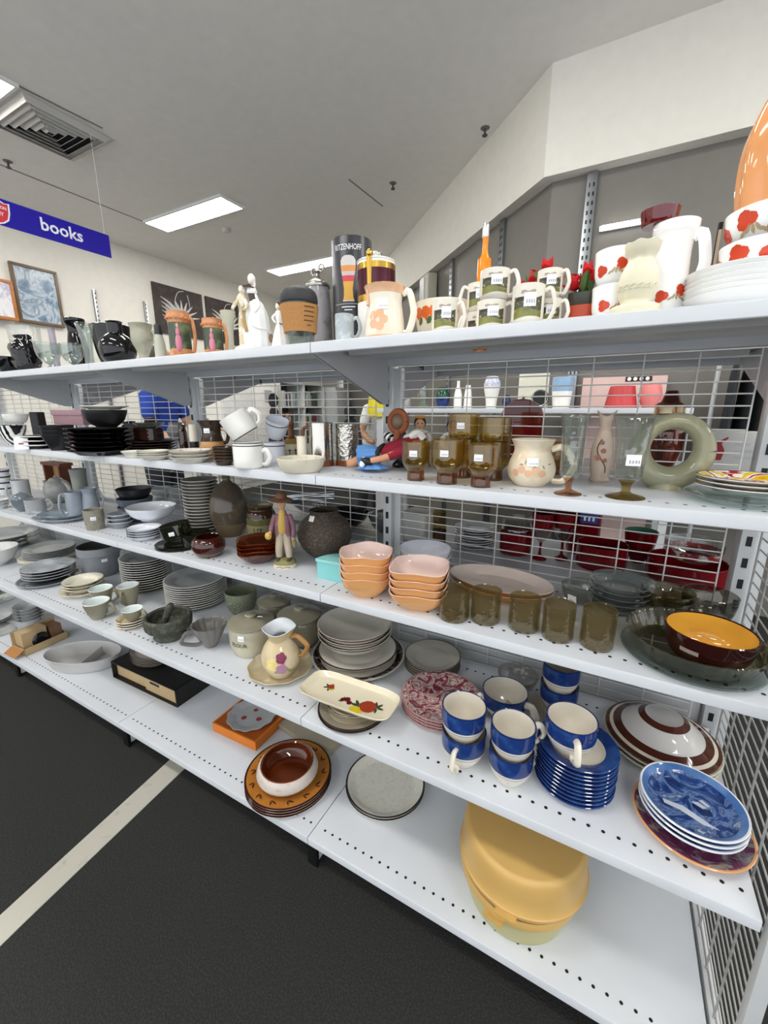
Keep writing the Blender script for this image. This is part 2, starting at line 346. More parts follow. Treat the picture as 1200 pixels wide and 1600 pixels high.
# ---------------------------------------------------------------- the shelving
LIPH = .0235
DECKMAT = WHITE; HOLE = glaze('#0d0d0f', .9, noise=0)
def shelf_section(y0, y1):
    """folded sheet: return, lip, deck, rear flange (closed outline y, z)"""
    return [(y0+.014, -LIPH+.0015), (y0+.014, -LIPH), (y0+.0015, -LIPH), (y0, -LIPH+.0015), (y0, -.003), (y0+.001, -.001), (y0+.003, 0), (y1, 0), (y1, -.02), (y1-.0015, -.02), (y1-.0015, -.0016), (y0+.0035, -.0016), (y0+.0016, -.003), (y0+.0016, -LIPH+.0016)]
_sh = {}
def shelf(label, x0, x1, z, y0, y1, hb, br=(1, 1), holes=True, group='shelves of the gondola'):
    key = (y0, y1, round(x1-x0, 3))
    t = thing('metal_shelf', label, 'shelf', (x0, 0, z), 0, group); L = x1-x0
    if key not in _sh: _sh[key] = extrude_x('deck', shelf_section(y0, y1), .001, L-.001)
    link('deck', _sh[key], DECKMAT, t)
    d = 1 if y1 > y0 else -1; ky = ('st', key)
    if ky not in _sh:
        yc = y0+(y1-y0)*.42; _sh[ky] = extrude_x('stiffener', [(yc-.03, -.002), (yc-.022, -.016), (yc+.022, -.016), (yc+.03, -.002)], .02, L-.02)
    link('stiffener', _sh[ky], GREYW, t)
    for s, on in ((0, br[0]), (1, br[1])):
        if not on: continue
        kb = ('br', y0, y1, hb)
        if kb not in _sh:
            ya = y0+d*.012; yb = y1+d*.004; _sh[kb] = extrude_x('bracket', [(ya, -.004), (yb, -.004), (yb, -hb), (yb-d*.03, -hb), (ya, -.024)], -.0012, .0012)
        link('bracket', _sh[kb], GREYW, t, (.004 if s == 0 else L-.004, 0, 0))
    if holes:
        kh = ('h', key)
        if kh not in _sh:
            V = []; Fc = []
            for yy in (y0+.04, y1-.05):
                for i in range(int(L/.025)-1):
                    x = .031+i*.025; b = len(V); V += [(x+.0036*math.cos(2*PI*k/8), yy+.0036*math.sin(2*PI*k/8), .0003) for k in range(8)]; Fc.append(tuple(range(b, b+8)))
            _sh[kh] = mesh('perforations', V, Fc, smooth=False)
        o = link('perforations', _sh[kh], HOLE, t); o['kind'] = 'stuff'
    return t
BX = [-2.7, -1.8, -.9, 0, .9]; BAYN = ['farthest left bay', 'second bay from the left', 'middle bay', 'nearest right bay']
ZT, Z2, Z3, Z4, ZB = 1.406, 1.108, .803, .502, .116
for (z, y0, hb, lv) in ((ZT, 0, .13, 'top shelf'), (Z2, 0, .07, 'second shelf from the top'), (Z3, 0, .07, 'third shelf from the top'), (Z4, -.098, .07, 'fourth shelf from the top'), (ZB, -.098, .028, 'bottom shelf')):
    for i in range(4):
        shelf('white metal %s in the %s' % (lv, BAYN[i]), BX[i], BX[i+1], z, y0, .355, hb)
for (z, lv) in ((ZT, 'top'), (Z2, 'second'), (Z3, 'third')):
    for i in range(1, 4):
        shelf('white metal %s shelf on the rear side of the %s' % (lv, BAYN[i]), BX[i], BX[i+1], z, .76, .411, .13 if lv == 'top' else .05, holes=False, group='shelves on the rear side')
# frame: slotted posts, feet, wire mesh, rails, panels
POSTM = glaze('#c9cbcc', .35, noise=.02)
slot_me = boxm('slot', (.010, .004, .022))
for i, x in enumerate(BX):
    t = thing('gondola_post', ['white slotted steel post at the far left end', 'white slotted steel post between the two left bays', 'white slotted steel post behind the black plates', 'white slotted steel post behind the lying doll', 'white slotted steel post at the right end beside the mesh'][i], 'shelf post', (x, .385, 0), 0, 'posts of the gondola')
    link('upright', boxm('upright', (.03, .046, 1.392), .003, (0, 0, .7)), POSTM, t)
    link('side_flange', boxm('side_flange', (.026, .02, 1.36), .002, (.027, .004, .7)), POSTM, t)
    for k in range(26):
        link('slot', slot_me, BLACK, t, (0, -.0222, .13+k*.05))
    link('foot', boxm('foot', (.03, .47, .07), .002, (0, -.232, .05)), POSTM, t)
    link('foot_front', boxm('foot_front', (.032, .012, .085), .001, (0, -.462, .043)), BLACK, t)
hw = tube('wire', [(0, 0, 0), (.82, 0, 0)], .0016, 6, n=1); vw = tube('wire', [(0, 0, 0), (0, 0, 1.24)], .0017, 6, n=1)
for i in range(4):
    t = thing('wire_mesh_panel', 'white wire mesh back panel of the %s' % BAYN[i], 'wire mesh', (BX[i]+.04, .368, .14), 0, 'mesh back panels')
    for k in range(50): link('wire', hw, WIRE, t, (0, 0, .012+k*.0248))
    for k in range(9): link('wire', vw, WIRE, t, (.004+k*.1018, -.0032, 0))
    link('top_rail', extrude_x('top_rail', [(-.012, 1.245), (.012, 1.245), (.012, 1.262), (-.012, 1.262)], -.022, .842), POSTM, t)
    t = thing('back_panel', 'white steel panel closing the back of the bottom shelf, %s' % BAYN[i], 'panel', (BX[i]+.02, .383, .05), 0, 'lower back panels')
    link('panel_sheet', boxm('panel_sheet', (.86, .004, .62), 0, (.43, 0, .31)), GREYW, t)
# mesh side panel closing the right end
t = thing('end_mesh_panel', 'wire mesh side panel at the right end of the shelving', 'wire mesh', (.918, -.08, .1))
eh = tube('wire', [(0, 0, 0), (0, .43, 0)], .0018, 6, n=1); ev = tube('wire', [(0, 0, 0), (0, 0, 1.16)], .002, 6, n=1)
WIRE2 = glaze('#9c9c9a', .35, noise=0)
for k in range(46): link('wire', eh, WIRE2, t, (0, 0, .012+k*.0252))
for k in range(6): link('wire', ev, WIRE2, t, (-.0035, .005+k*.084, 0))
link('front_frame', boxm('front_frame', (.022, .022, 1.2), .004, (0, -.012, .59)), POSTM, t)
link('bottom_frame', boxm('bottom_frame', (.022, .44, .02), .003, (0, .215, 0)), POSTM, t)
# ---------------------------------------------------------------- pots
def pot(name, label, cat, f, on, mats, rz=0, group=None, t=.003, sm=3, rot=None, bands=(), inner=None, rim=None, seg=36, floor=None, **kw):
    """hollow thrown pot from a fitted place f = (x, y, z, radius, height) and a unit outline"""
    x, y, z, r, h = f; outer = [(a*r, b*h) for a, b in on]; o2 = smoothp(outer, sm) if sm > 1 else outer
    if not isinstance(mats, (list, tuple)): mats = [mats]
    P = vessel(o2, t, [(a*h, b*h, m) for a, b, m in bands], inner if inner is not None else 0, rim, None, floor)
    o = link(name, lathe(name, P, seg, **kw), list(mats), None, (x, y, z), rot or (0, 0, rz)); tag(o, label, cat, group)
    return o, o2
def solid(name, mat, parent, prof, seg=24, loc=None, rot=None, **kw): return link(name, lathe(name, prof, seg, **kw), mat, parent, loc, rot)
def ball(name, mat, parent, loc, s, rot=None, seg=16, n=8):
    me = lathe(name, [(math.sin(PI*i/n), -math.cos(PI*i/n)) for i in range(n+1)], seg, sharp=0)
    for v in me.vertices: v.co = (v.co.x*s[0], v.co.y*s[1], v.co.z*s[2])
    return link(name, me, mat, parent, loc, rot)
MUG = [(.86, 0), (.93, .03), (.99, .12), (1, .4), (1, 1)]
CUP = [(.55, 0), (.6, .04), (.85, .3), (.97, .7), (1, 1)]
BOWL = [(.45, 0), (.48, .06), (.78, .35), (.95, .75), (1, 1)]
STEM = [(.62, 0), (.6, .03), (.16, .1), (.12, .3), (.2, .38), (.7, .52), (.95, .78), (1, 1)]
CLEAR = glass('#c9d4cf', 1, body=.05, bcol='#e6ece9'); SMOKE = glass('#7c7a66', 1); AMBER = glass('#c79a3c', 1); BLK = glaze('#0a0a0c', .08, noise=0)
WGL = glaze('#f1efe9', .15, noise=.02); CREAM = glaze('#ece3cf', .15, noise=.03)
# ---------------------------------------------------------------- top shelf, from the left
pot('dish', 'low black glossy dish at the left end of the top shelf', 'dish', (-1.6526, 0.07, 1.406, 0.0441, 0.0672), BOWL, BLK)
o, ou = pot('knobbly_vase', 'glossy black knobbly vase beside the clear dessert glasses', 'vase', (-1.5476, 0.1, 1.406, 0.0481, 0.1463), [(.5, 0), (.8, .15), (1, .45), (.85, .75), (.5, .92), (.6, 1)], BLK, jit=.55, seg=16, sm=2, sharp=0)
o, ou = pot('crystal_bowl', 'clear cut crystal bowl behind the black knobbly vase', 'bowl', (-1.8654, 0.24, 1.406, 0.0624, 0.2285), BOWL, glass('#f2f6f4', .8, bump=1.0, sc=60), flute=(14, .03), seg=84)
for lab, f in (('clear footed dessert glass nearest the black knobbly vase', (-1.2761, 0.06, 1.406, 0.0411, 0.0931)), ('clear footed dessert glass in front of the black flared vase', (-1.1921, 0.1, 1.406, 0.0378, 0.0907))):
    pot('dessert_glass', lab, 'glass', f, [(.7, 0), (.66, .04), (.16, .12), (.16, .2), (.5, .3), (.9, .55), (1, 1)], CLEAR, group='footed dessert glasses', t=.002)
pot('tumbler', 'faint violet glass tumbler behind the dessert glasses', 'glass', (-1.5306, 0.2, 1.406, 0.0129, 0.1915), MUG, glass('#cfc8d8', 1), t=.002)
pot('flared_vase', 'round black vase with a wide flat flared rim', 'vase', (-1.3826, 0.22, 1.406, 0.0384, 0.2201), [(.5, 0), (.85, .2), (.95, .45), (.8, .65), (.7, .76), (.82, .86), (1, .93), (.98, .98)], BLK)
pot('funnel_vase', 'clear glass vase flaring like a funnel', 'vase', (-1.0429, 0.08, 1.406, 0.0287, 0.144), [(.55, 0), (.55, .04), (.5, .2), (.55, .45), (.75, .8), (1, 1)], CLEAR, t=.003)
pot('shallow_bowl', 'wide shallow black bowl at the back behind the moon flask', 'bowl', (-1.2218, 0.27, 1.406, 0.0715, 0.1815), BOWL, BLK)
f = (-0.8569, 0.075, 1.406, 0.0592, 0.0971)
o, ou = pot('moon_flask', 'round black glossy flask with a short square neck', 'vase', f, [(.5, 0), (.85, .16), (1, .45), (.85, .78), (.44, .98), (.4, 1.02), (.4, 1.3), (.45, 1.36)], BLK, asp=.85, rz=.3)
o, ou = pot('goblet_vase', 'grey green footed pottery vase with two small handles', 'vase', (-0.7263, 0.08, 1.406, 0.0345, 0.1141), [(.6, 0), (.62, .05), (.4, .14), (.55, .3), (.85, .5), (.92, .7), (.88, .86), (1, 1)], glaze('#a19f8d', .25, speck='#8a8674', sc=20, amt=.5))
for a in (PI*.9, -.1): c_handle(o, glaze('#a19f8d', .25), ou[6][0], ou[-1][1]*.45, ou[-1][0]*.9, ou[-1][1]*.8, .012, a+.5, .0025)
f = (-0.6126, 0.06, 1.406, 0.0163, 0.0742)
o, ou = pot('shaker', 'small frosted glass shaker with a black cap', 'shaker', f, [(1, 0), (1, .1), (.95, .6), (.7, .92), (.6, 1)], glaze('#b3b4a4', .3), t=.002)
solid('cap', glaze('#1a1a1c', .4), o, [(0, f[4]*.96), (f[3]*.68, f[4]*.96), (f[3]*.68, f[4]*1.3), (f[3]*.5, f[4]*1.36), (0, f[4]*1.36)])
# relief steins
STE = glaze('#c98a5c', .25, speck='#b06f45', sc=25, amt=.5); STG = glaze('#3e4a3a', .25, speck='#6f7a4e', sc=30, amt=.5); STP = glaze('#c9788c', .3, noise=.1)
for nm, lab, f in (('relief_stein', 'taller orange brown stein with a pink figure in relief', (-0.5303, 0.07, 1.406, 0.0312, 0.1267)), ('relief_mug', 'shorter orange brown relief mug beside the taller stein', (-0.4258, 0.1, 1.406, 0.0277, 0.1028))):
    o, ou = pot(nm, lab, 'mug', f, [(1.02, 0), (1.05, .05), (.97, .1), (.95, .16), (.95, .78), (1.0, .82), (1.03, .88), (.97, .95), (1, 1)], [STE, STG, glaze('#c77c4a', .2)], sm=2, bands=[(.2, .76, 1)], inner=2, group='orange brown relief mugs')
    r, h = f[3], f[4]; a = facing(f[0], f[1])
    rows = 15
    for zz in (.05, .85):
        for k in range(rows): ball('bead', STE, o, polar(r*1.04, 2*PI*k/rows, h*zz), (r*.13, r*.13, h*.03), seg=6, n=4)
    ball('relief_figure', STP, o, polar(r*.93, a-.15, h*.32), (r*.3, r*.3, h*.19)); ball('relief_figure', STP, o, polar(r*.95, a-.15, h*.54), (r*.18, r*.2, h*.1)); ball('relief_head', glaze('#d9a58a', .4), o, polar(r*.97, a-.15, h*.68), (r*.12, r*.12, h*.06))
    c_handle(o, STE, r*.95, h*.16, r*.95, h*.84, r*.4, a+1.25, r*.11)
pot('funnel_cup', 'pale grey green funnel shaped cup behind the figurine couple', 'cup', (-0.4921, 0.22, 1.406, 0.0233, 0.1527), [(.5, 0), (.5, .3), (.55, .6), (.8, .85), (1, 1)], glaze('#b9b7a4', .3))
# figurine couple
FW_ = glaze('#efeeea', .15, noise=.02); FG = glaze('#cdbf9d', .2, speck='#efe9dc', sc=40, amt=.5); FB = glaze('#4a3630', .3); FSK = glaze('#ecdccb', .25); FGO = glaze('#b0904e', .25)
f = (-0.2472, 0.075, 1.406, 0.0469, 0.1909)
t = thing('porcelain_couple', 'white porcelain figurine of a couple, man in dark hat and white haired woman', 'figurine', f[:3], facing(f[0], f[1])+PI/2); H = f[4]; W = f[3]
solid('mound_base', glaze('#e9e6da', .2, speck='#c9c2a0', sc=50, amt=.56), t, smoothp([(0, 0), (W*.98, 0), (W*1.0, H*.03), (W*.85, H*.08), (W*.4, H*.11), (0, H*.115)], 2), asp=.6, jit=.04)
solid('skirt', glaze('#eef0f0', .15, speck='#dfe4e6', sc=12, amt=.5), t, smoothp([(W*.55, H*.06), (W*.62, H*.12), (W*.66, H*.3), (W*.6, H*.48), (W*.38, H*.62), (W*.16, H*.68), (0, H*.69)], 3), loc=(W*.28, 0, 0), asp=.75, flute=(9, .05), seg=54)
solid('bodice', FB, t, smoothp([(W*.15, H*.655), (W*.17, H*.7), (W*.21, H*.76), (0, H*.77)], 2), loc=(W*.12, 0, 0), asp=.8)
solid('collar', FW_, t, smoothp([(0, H*.74), (W*.24, H*.75), (W*.26, H*.79), (W*.2, H*.83), (W*.08, H*.85), (0, H*.85)], 2), loc=(W*.12, 0, 0), asp=.8, flute=(7, .06))
ball('face', FSK, t, (W*.1, -W*.08, H*.905), (W*.13, W*.14, H*.05)); ball('hair', FW_, t, (W*.15, W*.03, H*.93), (W*.21, W*.2, H*.068)); ball('hair_bun', FW_, t, (W*.26, W*.06, H*.885), (W*.1, W*.12, H*.07))
solid('coat', FG, t, smoothp([(W*.3, H*.06), (W*.28, H*.2), (W*.26, H*.4), (W*.2, H*.52), (W*.24, H*.62), (W*.27, H*.68), (W*.12, H*.745), (0, H*.75)], 2), loc=(-W*.42, 0, 0), asp=.8, flute=(6, .06))
solid('breeches', FW_, t, smoothp([(W*.2, H*.05), (W*.21, H*.12), (W*.24, H*.25), (W*.2, H*.3), (0, H*.3)], 2), loc=(-W*.3, -W*.12, 0), asp=.7)
ball('face', FSK, t, (-W*.44, -W*.05, H*.79), (W*.13, W*.13, H*.048)); ball('hair', FW_, t, (-W*.36, W*.02, H*.785), (W*.12, W*.14, H*.05))
solid('hat', FB, t, smoothp([(0, H*.825), (W*.3, H*.825), (W*.32, H*.84), (W*.16, H*.85), (W*.12, H*.868), (0, H*.87)], 2), loc=(-W*.43, 0, 0), rot=(0, .12, 0))
link('arm', tube('arm', [(-W*.6, -W*.05, H*.66), (-W*.85, -W*.2, H*.58), (-W*.95, -W*.35, H*.53)], [W*.1, W*.1, W*.07]), FG, t)
link('arm', tube('arm', [(-W*.25, -W*.15, H*.66), (-W*.2, -W*.4, H*.56), (-W*.4, -W*.45, H*.52)], [W*.1, W*.1, W*.06]), FG, t)
link('arm', tube('arm', [(W*.3, -W*.05, H*.74), (W*.45, -W*.3, H*.6), (W*.2, -W*.5, H*.5)], [W*.08, W*.08, W*.05]), FW_, t)
link('sash', tube('sash', [(-W*.4, -W*.24, H*.56), (-W*.38, -W*.28, H*.4), (-W*.28, -W*.3, H*.26)], [W*.07, W*.09, W*.12], flat=.6), FGO, t)
link('shawl_edge', tube('shawl_edge', [(0, -W*.5, H*.34), (W*.35, -W*.56, H*.3), (W*.75, -W*.4, H*.3), (W*.98, -W*.1, H*.26)], [W*.04, W*.05, W*.06, W*.07]), FW_, t)
ball('basket', glaze('#8a6a45', .5), t, (W*1.0, -W*.1, H*.2), (W*.12, W*.12, H*.06))
f = (-0.1751, 0.1, 1.406, 0.0229, 0.1239); H = f[4]; W = f[3]
t = thing('porcelain_lady', 'small white porcelain lady figurine behind the cork banded cup', 'figurine', f[:3], facing(f[0], f[1])+PI/2)
solid('gown', FW_, t, smoothp([(0, 0), (W, 0), (W*1.02, H*.04), (W*.8, H*.25), (W*.4, H*.52), (W*.3, H*.6), (W*.42, H*.72), (W*.3, H*.8), (0, H*.82)], 2), flute=(8, .05), seg=48, asp=.7)
ball('face', FSK, t, (-W*.1, 0, H*.89), (W*.24, W*.24, H*.075)); ball('hair', FB, t, (-W*.02, W*.06, H*.93), (W*.26, W*.26, H*.065))
link('arm', tube('arm', [(-W*.35, 0, H*.74), (-W*.7, -W*.1, H*.66), (-W*.4, -W*.4, H*.56)], [W*.14, W*.14, W*.1]), FW_, t)
link('ribbon', tube('ribbon', [(0, -W*.35, H*.56), (W*.3, -W*.4, H*.54), (W*.5, -W*.3, H*.6)], W*.06), FB, t)
# cork banded travel cup
f = (-0.0711, 0.055, 1.406, 0.0438, 0.129); x, y, z, r, h = f
t = thing('travel_cup', 'glass travel cup with brown cork band and black domed lid', 'cup', (x, y, z)); go = [(.66*r, 0), (.7*r, h*.03), (.97*r, h*.78)]
link('glass_body', lathe('glass_body', vessel(go, .003), 40), CLEAR, t)
gl = [(rad_at(go, z_)+.0012, z_) for z_ in (h*.24, h*.4, h*.7)]
link('cork_band', lathe('cork_band', [(gl[0][0]-.001, gl[0][1])]+[(a+.003, b) for a, b in gl]+[(gl[2][0]-.001, gl[2][1])], 40), glaze('#b5824c', .85, speck='#96683b', sc=420, amt=.55), t)
link('lid', lathe('lid', smoothp([(r*.9, h*.72), (r*.985, h*.74), (r*1.0, h*.8), (r*.98, h*.86), (r*.9, h*.93), (r*.7, h*.985), (r*.4, h), (0, h*1.0)], 2), 40), glaze('#2b2b2d', .6), t)
a = facing(x, y)
for k in range(5): wrap_rect('printed_line', glaze('#5a3d20', .8, noise=0), t, [(q+.003, w) for q, w in gl], a+.55, h*(.64-.075*k), r*(.62 if k < 4 else .25), h*.018, .0006)
# grey salt glazed stein with pewter lid
f = (-0.1237, 0.2, 1.406, 0.0381, 0.1685); x, y, z, r, h = f
o, ou = pot('lidded_stein', 'grey and brown glazed stein with a sculpted pewter lid', 'stein', f, [(.95, 0), (1, .05), (.97, .12), (.9, .5), (.84, .85), (.8, 1)], [glaze('#98979a', .2, speck='#5b4c3c', sc=14, amt=.52)])
PEW = MET('#a8a49c', .3)
solid('pewter_lid', PEW, o, smoothp([(r*.84, h), (r*.86, h*1.04), (r*.6, h*1.1), (r*.3, h*1.13), (r*.14, h*1.2), (r*.22, h*1.24), (0, h*1.28)], 2))
link('thumb_ring', tube('thumb_ring', [polar(r*.45, a_, 0)[:0] or (r*.35+r*.22*math.cos(a_), 0, h*1.28+r*.22*math.sin(a_)) for a_ in [2*PI*k/8 for k in range(9)]], r*.06), PEW, o)
link('thumb_ring', tube('thumb_ring', [(-r*.3+r*.2*math.cos(a_), 0, h*1.24+r*.22*math.sin(a_)) for a_ in [2*PI*k/8 for k in range(9)]], r*.07), PEW, o)
# black gift tube with a beer glass printed on it
f = (-0.0305, 0.225, 1.406, 0.0512, 0.2693); x, y, z, r, h = f
o = link('gift_tube', lathe('gift_tube', [(0, 0), (r, 0), (r, h*.995), (r*.985, h), (r*.96, h*.985), (0, h*.98)], 48), [glaze('#2a2b32', .35, noise=0)], None, (x, y, z)); tag(o, 'tall black cardboard tube with a printed wheat beer glass', 'box')
cy_ = [(r, 0), (r, h)]; a = facing(x, y)-.22
wrap_text('brand_lettering', 'RITZENHOFF', r*.36, TAGM, o, cy_, a, h*.9, sx=.66)
def bg(z0, z1, w0, w1): return [(-w0/2, z0), (0, z0), (w0/2, z0), (w1/2, z1), (0, z1), (-w1/2, z1)]
u = r*.95
for nm, col, pl in (('print_foam', '#c9c5c2', [bg(h*.75, h*.79, u*.78, u*.8), bg(h*.79, h*.82, u*.8, u*.6), bg(h*.82, h*.832, u*.6, u*.3)]), ('print_beer', '#d98f4a', [bg(h*.70, h*.75, u*.74, u*.78)]), ('print_band_pale', '#c7b6b4', [bg(h*.665, h*.70, u*.66, u*.74)]), ('print_band_red', '#d0404f', [bg(h*.615, h*.665, u*.56, u*.66)]), ('print_stem', '#d9a53f', [bg(h*.55, h*.615, u*.46, u*.56), bg(h*.48, h*.55, u*.5, u*.46), bg(h*.455, h*.48, u*.6, u*.5)]), ('print_foot', '#cfc4b2', [bg(h*.445, h*.455, u*.62, u*.6)])):
    wrap(nm, glaze(col, .4, noise=.05), o, cy_, a+.02, 0, pl, .0012)
wrap_rect('print_line', INK, o, cy_, a, h*.425, r*1.5, h*.006); wrap_rect('print_line', TAGM, o, cy_, a, h*.398, r*.7, h*.009); wrap_rect('print_line', TAGM, o, cy_, a, h*.372, r*.4, h*.009)
# small grey glass mug
f = (0.062, 0.045, 1.406, 0.0206, 0.0569); o, ou = pot('small_mug', 'small pale blue grey glass mug at the shelf edge', 'mug', f, MUG, glaze('#aab4b8', .12, speck='#c4ccd0', sc=50, amt=.5)); c_handle(o, glaze('#b3bcc0', .12), f[3], f[4]*.2, f[3], f[4]*.85, f[3]*.75, facing(f[0], f[1])+1.3, .003)
# burgundy and gold lidded stein
f = (0.0901, 0.14, 1.406, 0.0441, 0.1791); x, y, z, r, h = f; GOLD = MET('#c9a24a', .2); BUR = glaze('#4a1426', .1, metal=.3)
o, ou = pot('gilt_stein', 'tall white stein with burgundy band, gold trim and lid', 'stein', f, [(1, 0), (1, .5), (1, 1)], [WGL, BUR, GOLD], sm=1, bands=[(.52, .6, 2), (.6, .9, 1), (.9, .97, 2)])
solid('lid', [WGL], o, smoothp([(r*1.02, h), (r*1.0, h*1.02), (r*.6, h*1.05), (r*.2, h*1.06), (r*.16, h*1.09), (0, h*1.11)], 2)); link('gold_strap', tube('gold_strap', [polar(r*1.0, facing(x, y)-.35, h*q) for q in (.5, .7, .9, 1.03)], [r*.1, r*.12, r*.14, r*.16], flat=.6), GOLD, o); ball('thumb_piece', GOLD, o, polar(r*.98, facing(x, y)-.35, h*1.05), (r*.18, r*.18, h*.05)); ball('lid_knob', MET('#d0d0cc', .15), o, (0, 0, h*1.11), (r*.3, r*.3, h*.035))
# cream and peach pitcher
PEACH = glaze('#e3b48f', .15); PCR = glaze('#ece4d2', .12, speck='#e6d3b8', sc=10, amt=.55)
f = (0.1584, 0.055, 1.406, 0.0421, 0.1022); x, y, z, r, h = f; a = facing(x, y)
o, ou = pot('cream_pitcher', 'squat cream pitcher with peach rim and peach flower', 'pitcher', f, [(.9, 0), (.98, .06), (1, .25), (.93, .5), (.86, .7), (.93, .88), (1.02, 1)], [PCR, PEACH], bands=[(.84, 1.0, 1), (0, .05, 1)], rim=1)
c_handle(o, PCR, r*.97, h*.12, r*.95, h*.86, r*.52, a+1.25, r*.12); link('peach_drip', tube('peach_drip', [polar(r*.95, a-1.1, h*.92), polar(r*.92, a-1.1, h*.75), polar(r*.95, a-1.05, h*.62)], r*.08), PEACH, o)
wrap('flower_print', PEACH, o, ou, a-.35, h*.33, [disc(r*.3*math.cos(k*1.26), h*.13*math.sin(k*1.26), r*.22) for k in range(5)]); price(o, ou, a-.1, h*.62, r*.5, h*.2)
# poppy planter behind
f = (0.2319, 0.2, 1.406, 0.0644, 0.0909); x, y, z, r, h = f; a = facing(x, y); ORG = glaze('#e2661c', .25, noise=.15); LEAFG = glaze('#4b6b35', .4, noise=.2)
o, ou = pot('poppy_planter', 'cream bowl painted with orange flowers behind the retro mugs', 'bowl', f, CUP, [CREAM, ORG], rim=0)
wrap('flower_print', ORG, o, ou, a-.3, h*.72, [disc(k*r*.34, h*.0, r*.2) for k in range(-2, 3)]+[leaf(k*r*.34, 0, r*.3, r*.12, -1.4) for k in range(-2, 3)]); wrap('leaf_print', LEAFG, o, ou, a-.6, h*.45, [leaf(k*r*.4, 0, r*.3, r*.2, .9) for k in range(-1, 2)])
# retro green landscape mugs
MC = glaze('#e3ddd0', .12, noise=.02); MG = glaze('#7f7f3c', .2, speck='#6a6a30', sc=60, amt=.5); MD = glaze('#4b4a32', .25, speck='#c9c4a6', sc=190, amt=.58); MB = glaze('#2a2420', .3)
def retro_mug(label, f, ha, tagged=True):
    x, y, z, r, h = f; o, ou = pot('landscape_mug', label, 'mug', f, [(.8, 0), (.84, .03), (.99, .14), (1, .3), (1, 1)], MC, group='cream mugs printed with a green landscape')
    a = facing(x, y); w = r*1.5
    wrap_band('hill_print', MG, o, ou, a, -w*.62, w*.62, lambda q: h*(.13+.07*math.sin(q*2.6)), lambda q: h*(.36+.05*math.sin(q*5)))
    wrap_band('field_print', MD, o, ou, a, -w*.62, w*.62, lambda q: h*(.37+.05*math.sin(q*5)), lambda q: h*(.56+.14*abs(q-.5)*2))
    wrap_band('house_print', MB, o, ou, a, -w*.5, -w*.12, lambda q: h*(.58), lambda q: h*(.68))
    wrap_band('sky_print', glaze('#a99a88', .4), o, ou, a, -w*.3, w*.3, lambda q: h*.76, lambda q: h*(.82+.02*math.sin(q*9)))
    if tagged: price(o, ou, a+.12, h*.6, r*.75, h*.34)
    c_handle(o, MC, r*.98, h*.12, r*.99, h*.88, r*.62, a+ha, r*.1, 1.5); return o
retro_mug('cream landscape mug standing alone left of the mug pyramid', (0.2938, 0.055, 1.406, 0.0253, 0.0604), 1.2)
f = (0.3284, 0.16, 1.406, 0.0239, 0.1099); f = f[:4]+(f[4]*.5-.001,); retro_mug('cream landscape mug, lower one at the back left of the mug pyramid', f, -1.5, False); retro_mug('cream landscape mug, upper one at the back left of the mug pyramid', (f[0], f[1], f[2]+f[4]+.002, f[3], f[4]), -1.3)
f = (0.3848, 0.06, 1.406, 0.0272, 0.1017); f = f[:4]+(f[4]*.5-.001,); retro_mug('cream landscape mug, lower one at the front left of the pyramid', f, 1.3); retro_mug('cream landscape mug, upper one at the front left of the pyramid', (f[0]+.004, f[1], f[2]+f[4]+.002, f[3], f[4]), 1.2)
retro_mug('cream landscape mug at the front middle, between the two mug stacks', (0.4528, 0.05, 1.406, 0.0279, 0.0655), 1.5)
f = (0.4846, 0.085, 1.406, 0.0218, 0.0956); f = f[:4]+(f[4]*.5-.001,); retro_mug('cream landscape mug, lower one right beside the red flower pot', f, 1.1); retro_mug('cream landscape mug, upper one right beside the red flower pot', (f[0]-.003, f[1], f[2]+f[4]+.002, f[3], f[4]), 1.1)
# orange bottle
f = (0.3075, 0.26, 1.406, 0.0152, 0.2635); x, y, z, r, h = f
o = link('orange_bottle', lathe('orange_bottle', smoothp([(0, 0), (r*.98, 0), (r, h*.02), (r, h*.66), (r*.94, h*.7), (r*.55, h*.75), (r*.42, h*.8), (r*.4, h*.86), (r*.42, h*.9), (0, h*.9)], 2), 28), [glaze('#f08a12', .1)], None, (x, y, z)); tag(o, 'bright orange bottle with silver cap above the retro mugs', 'bottle')
solid('foil_cap', MET('#c9c9c9', .3), o, smoothp([(r*.46, h*.885), (r*.5, h*.9), (r*.48, h*.96), (r*.34, h*.99), (0, h)], 2), jit=.03)
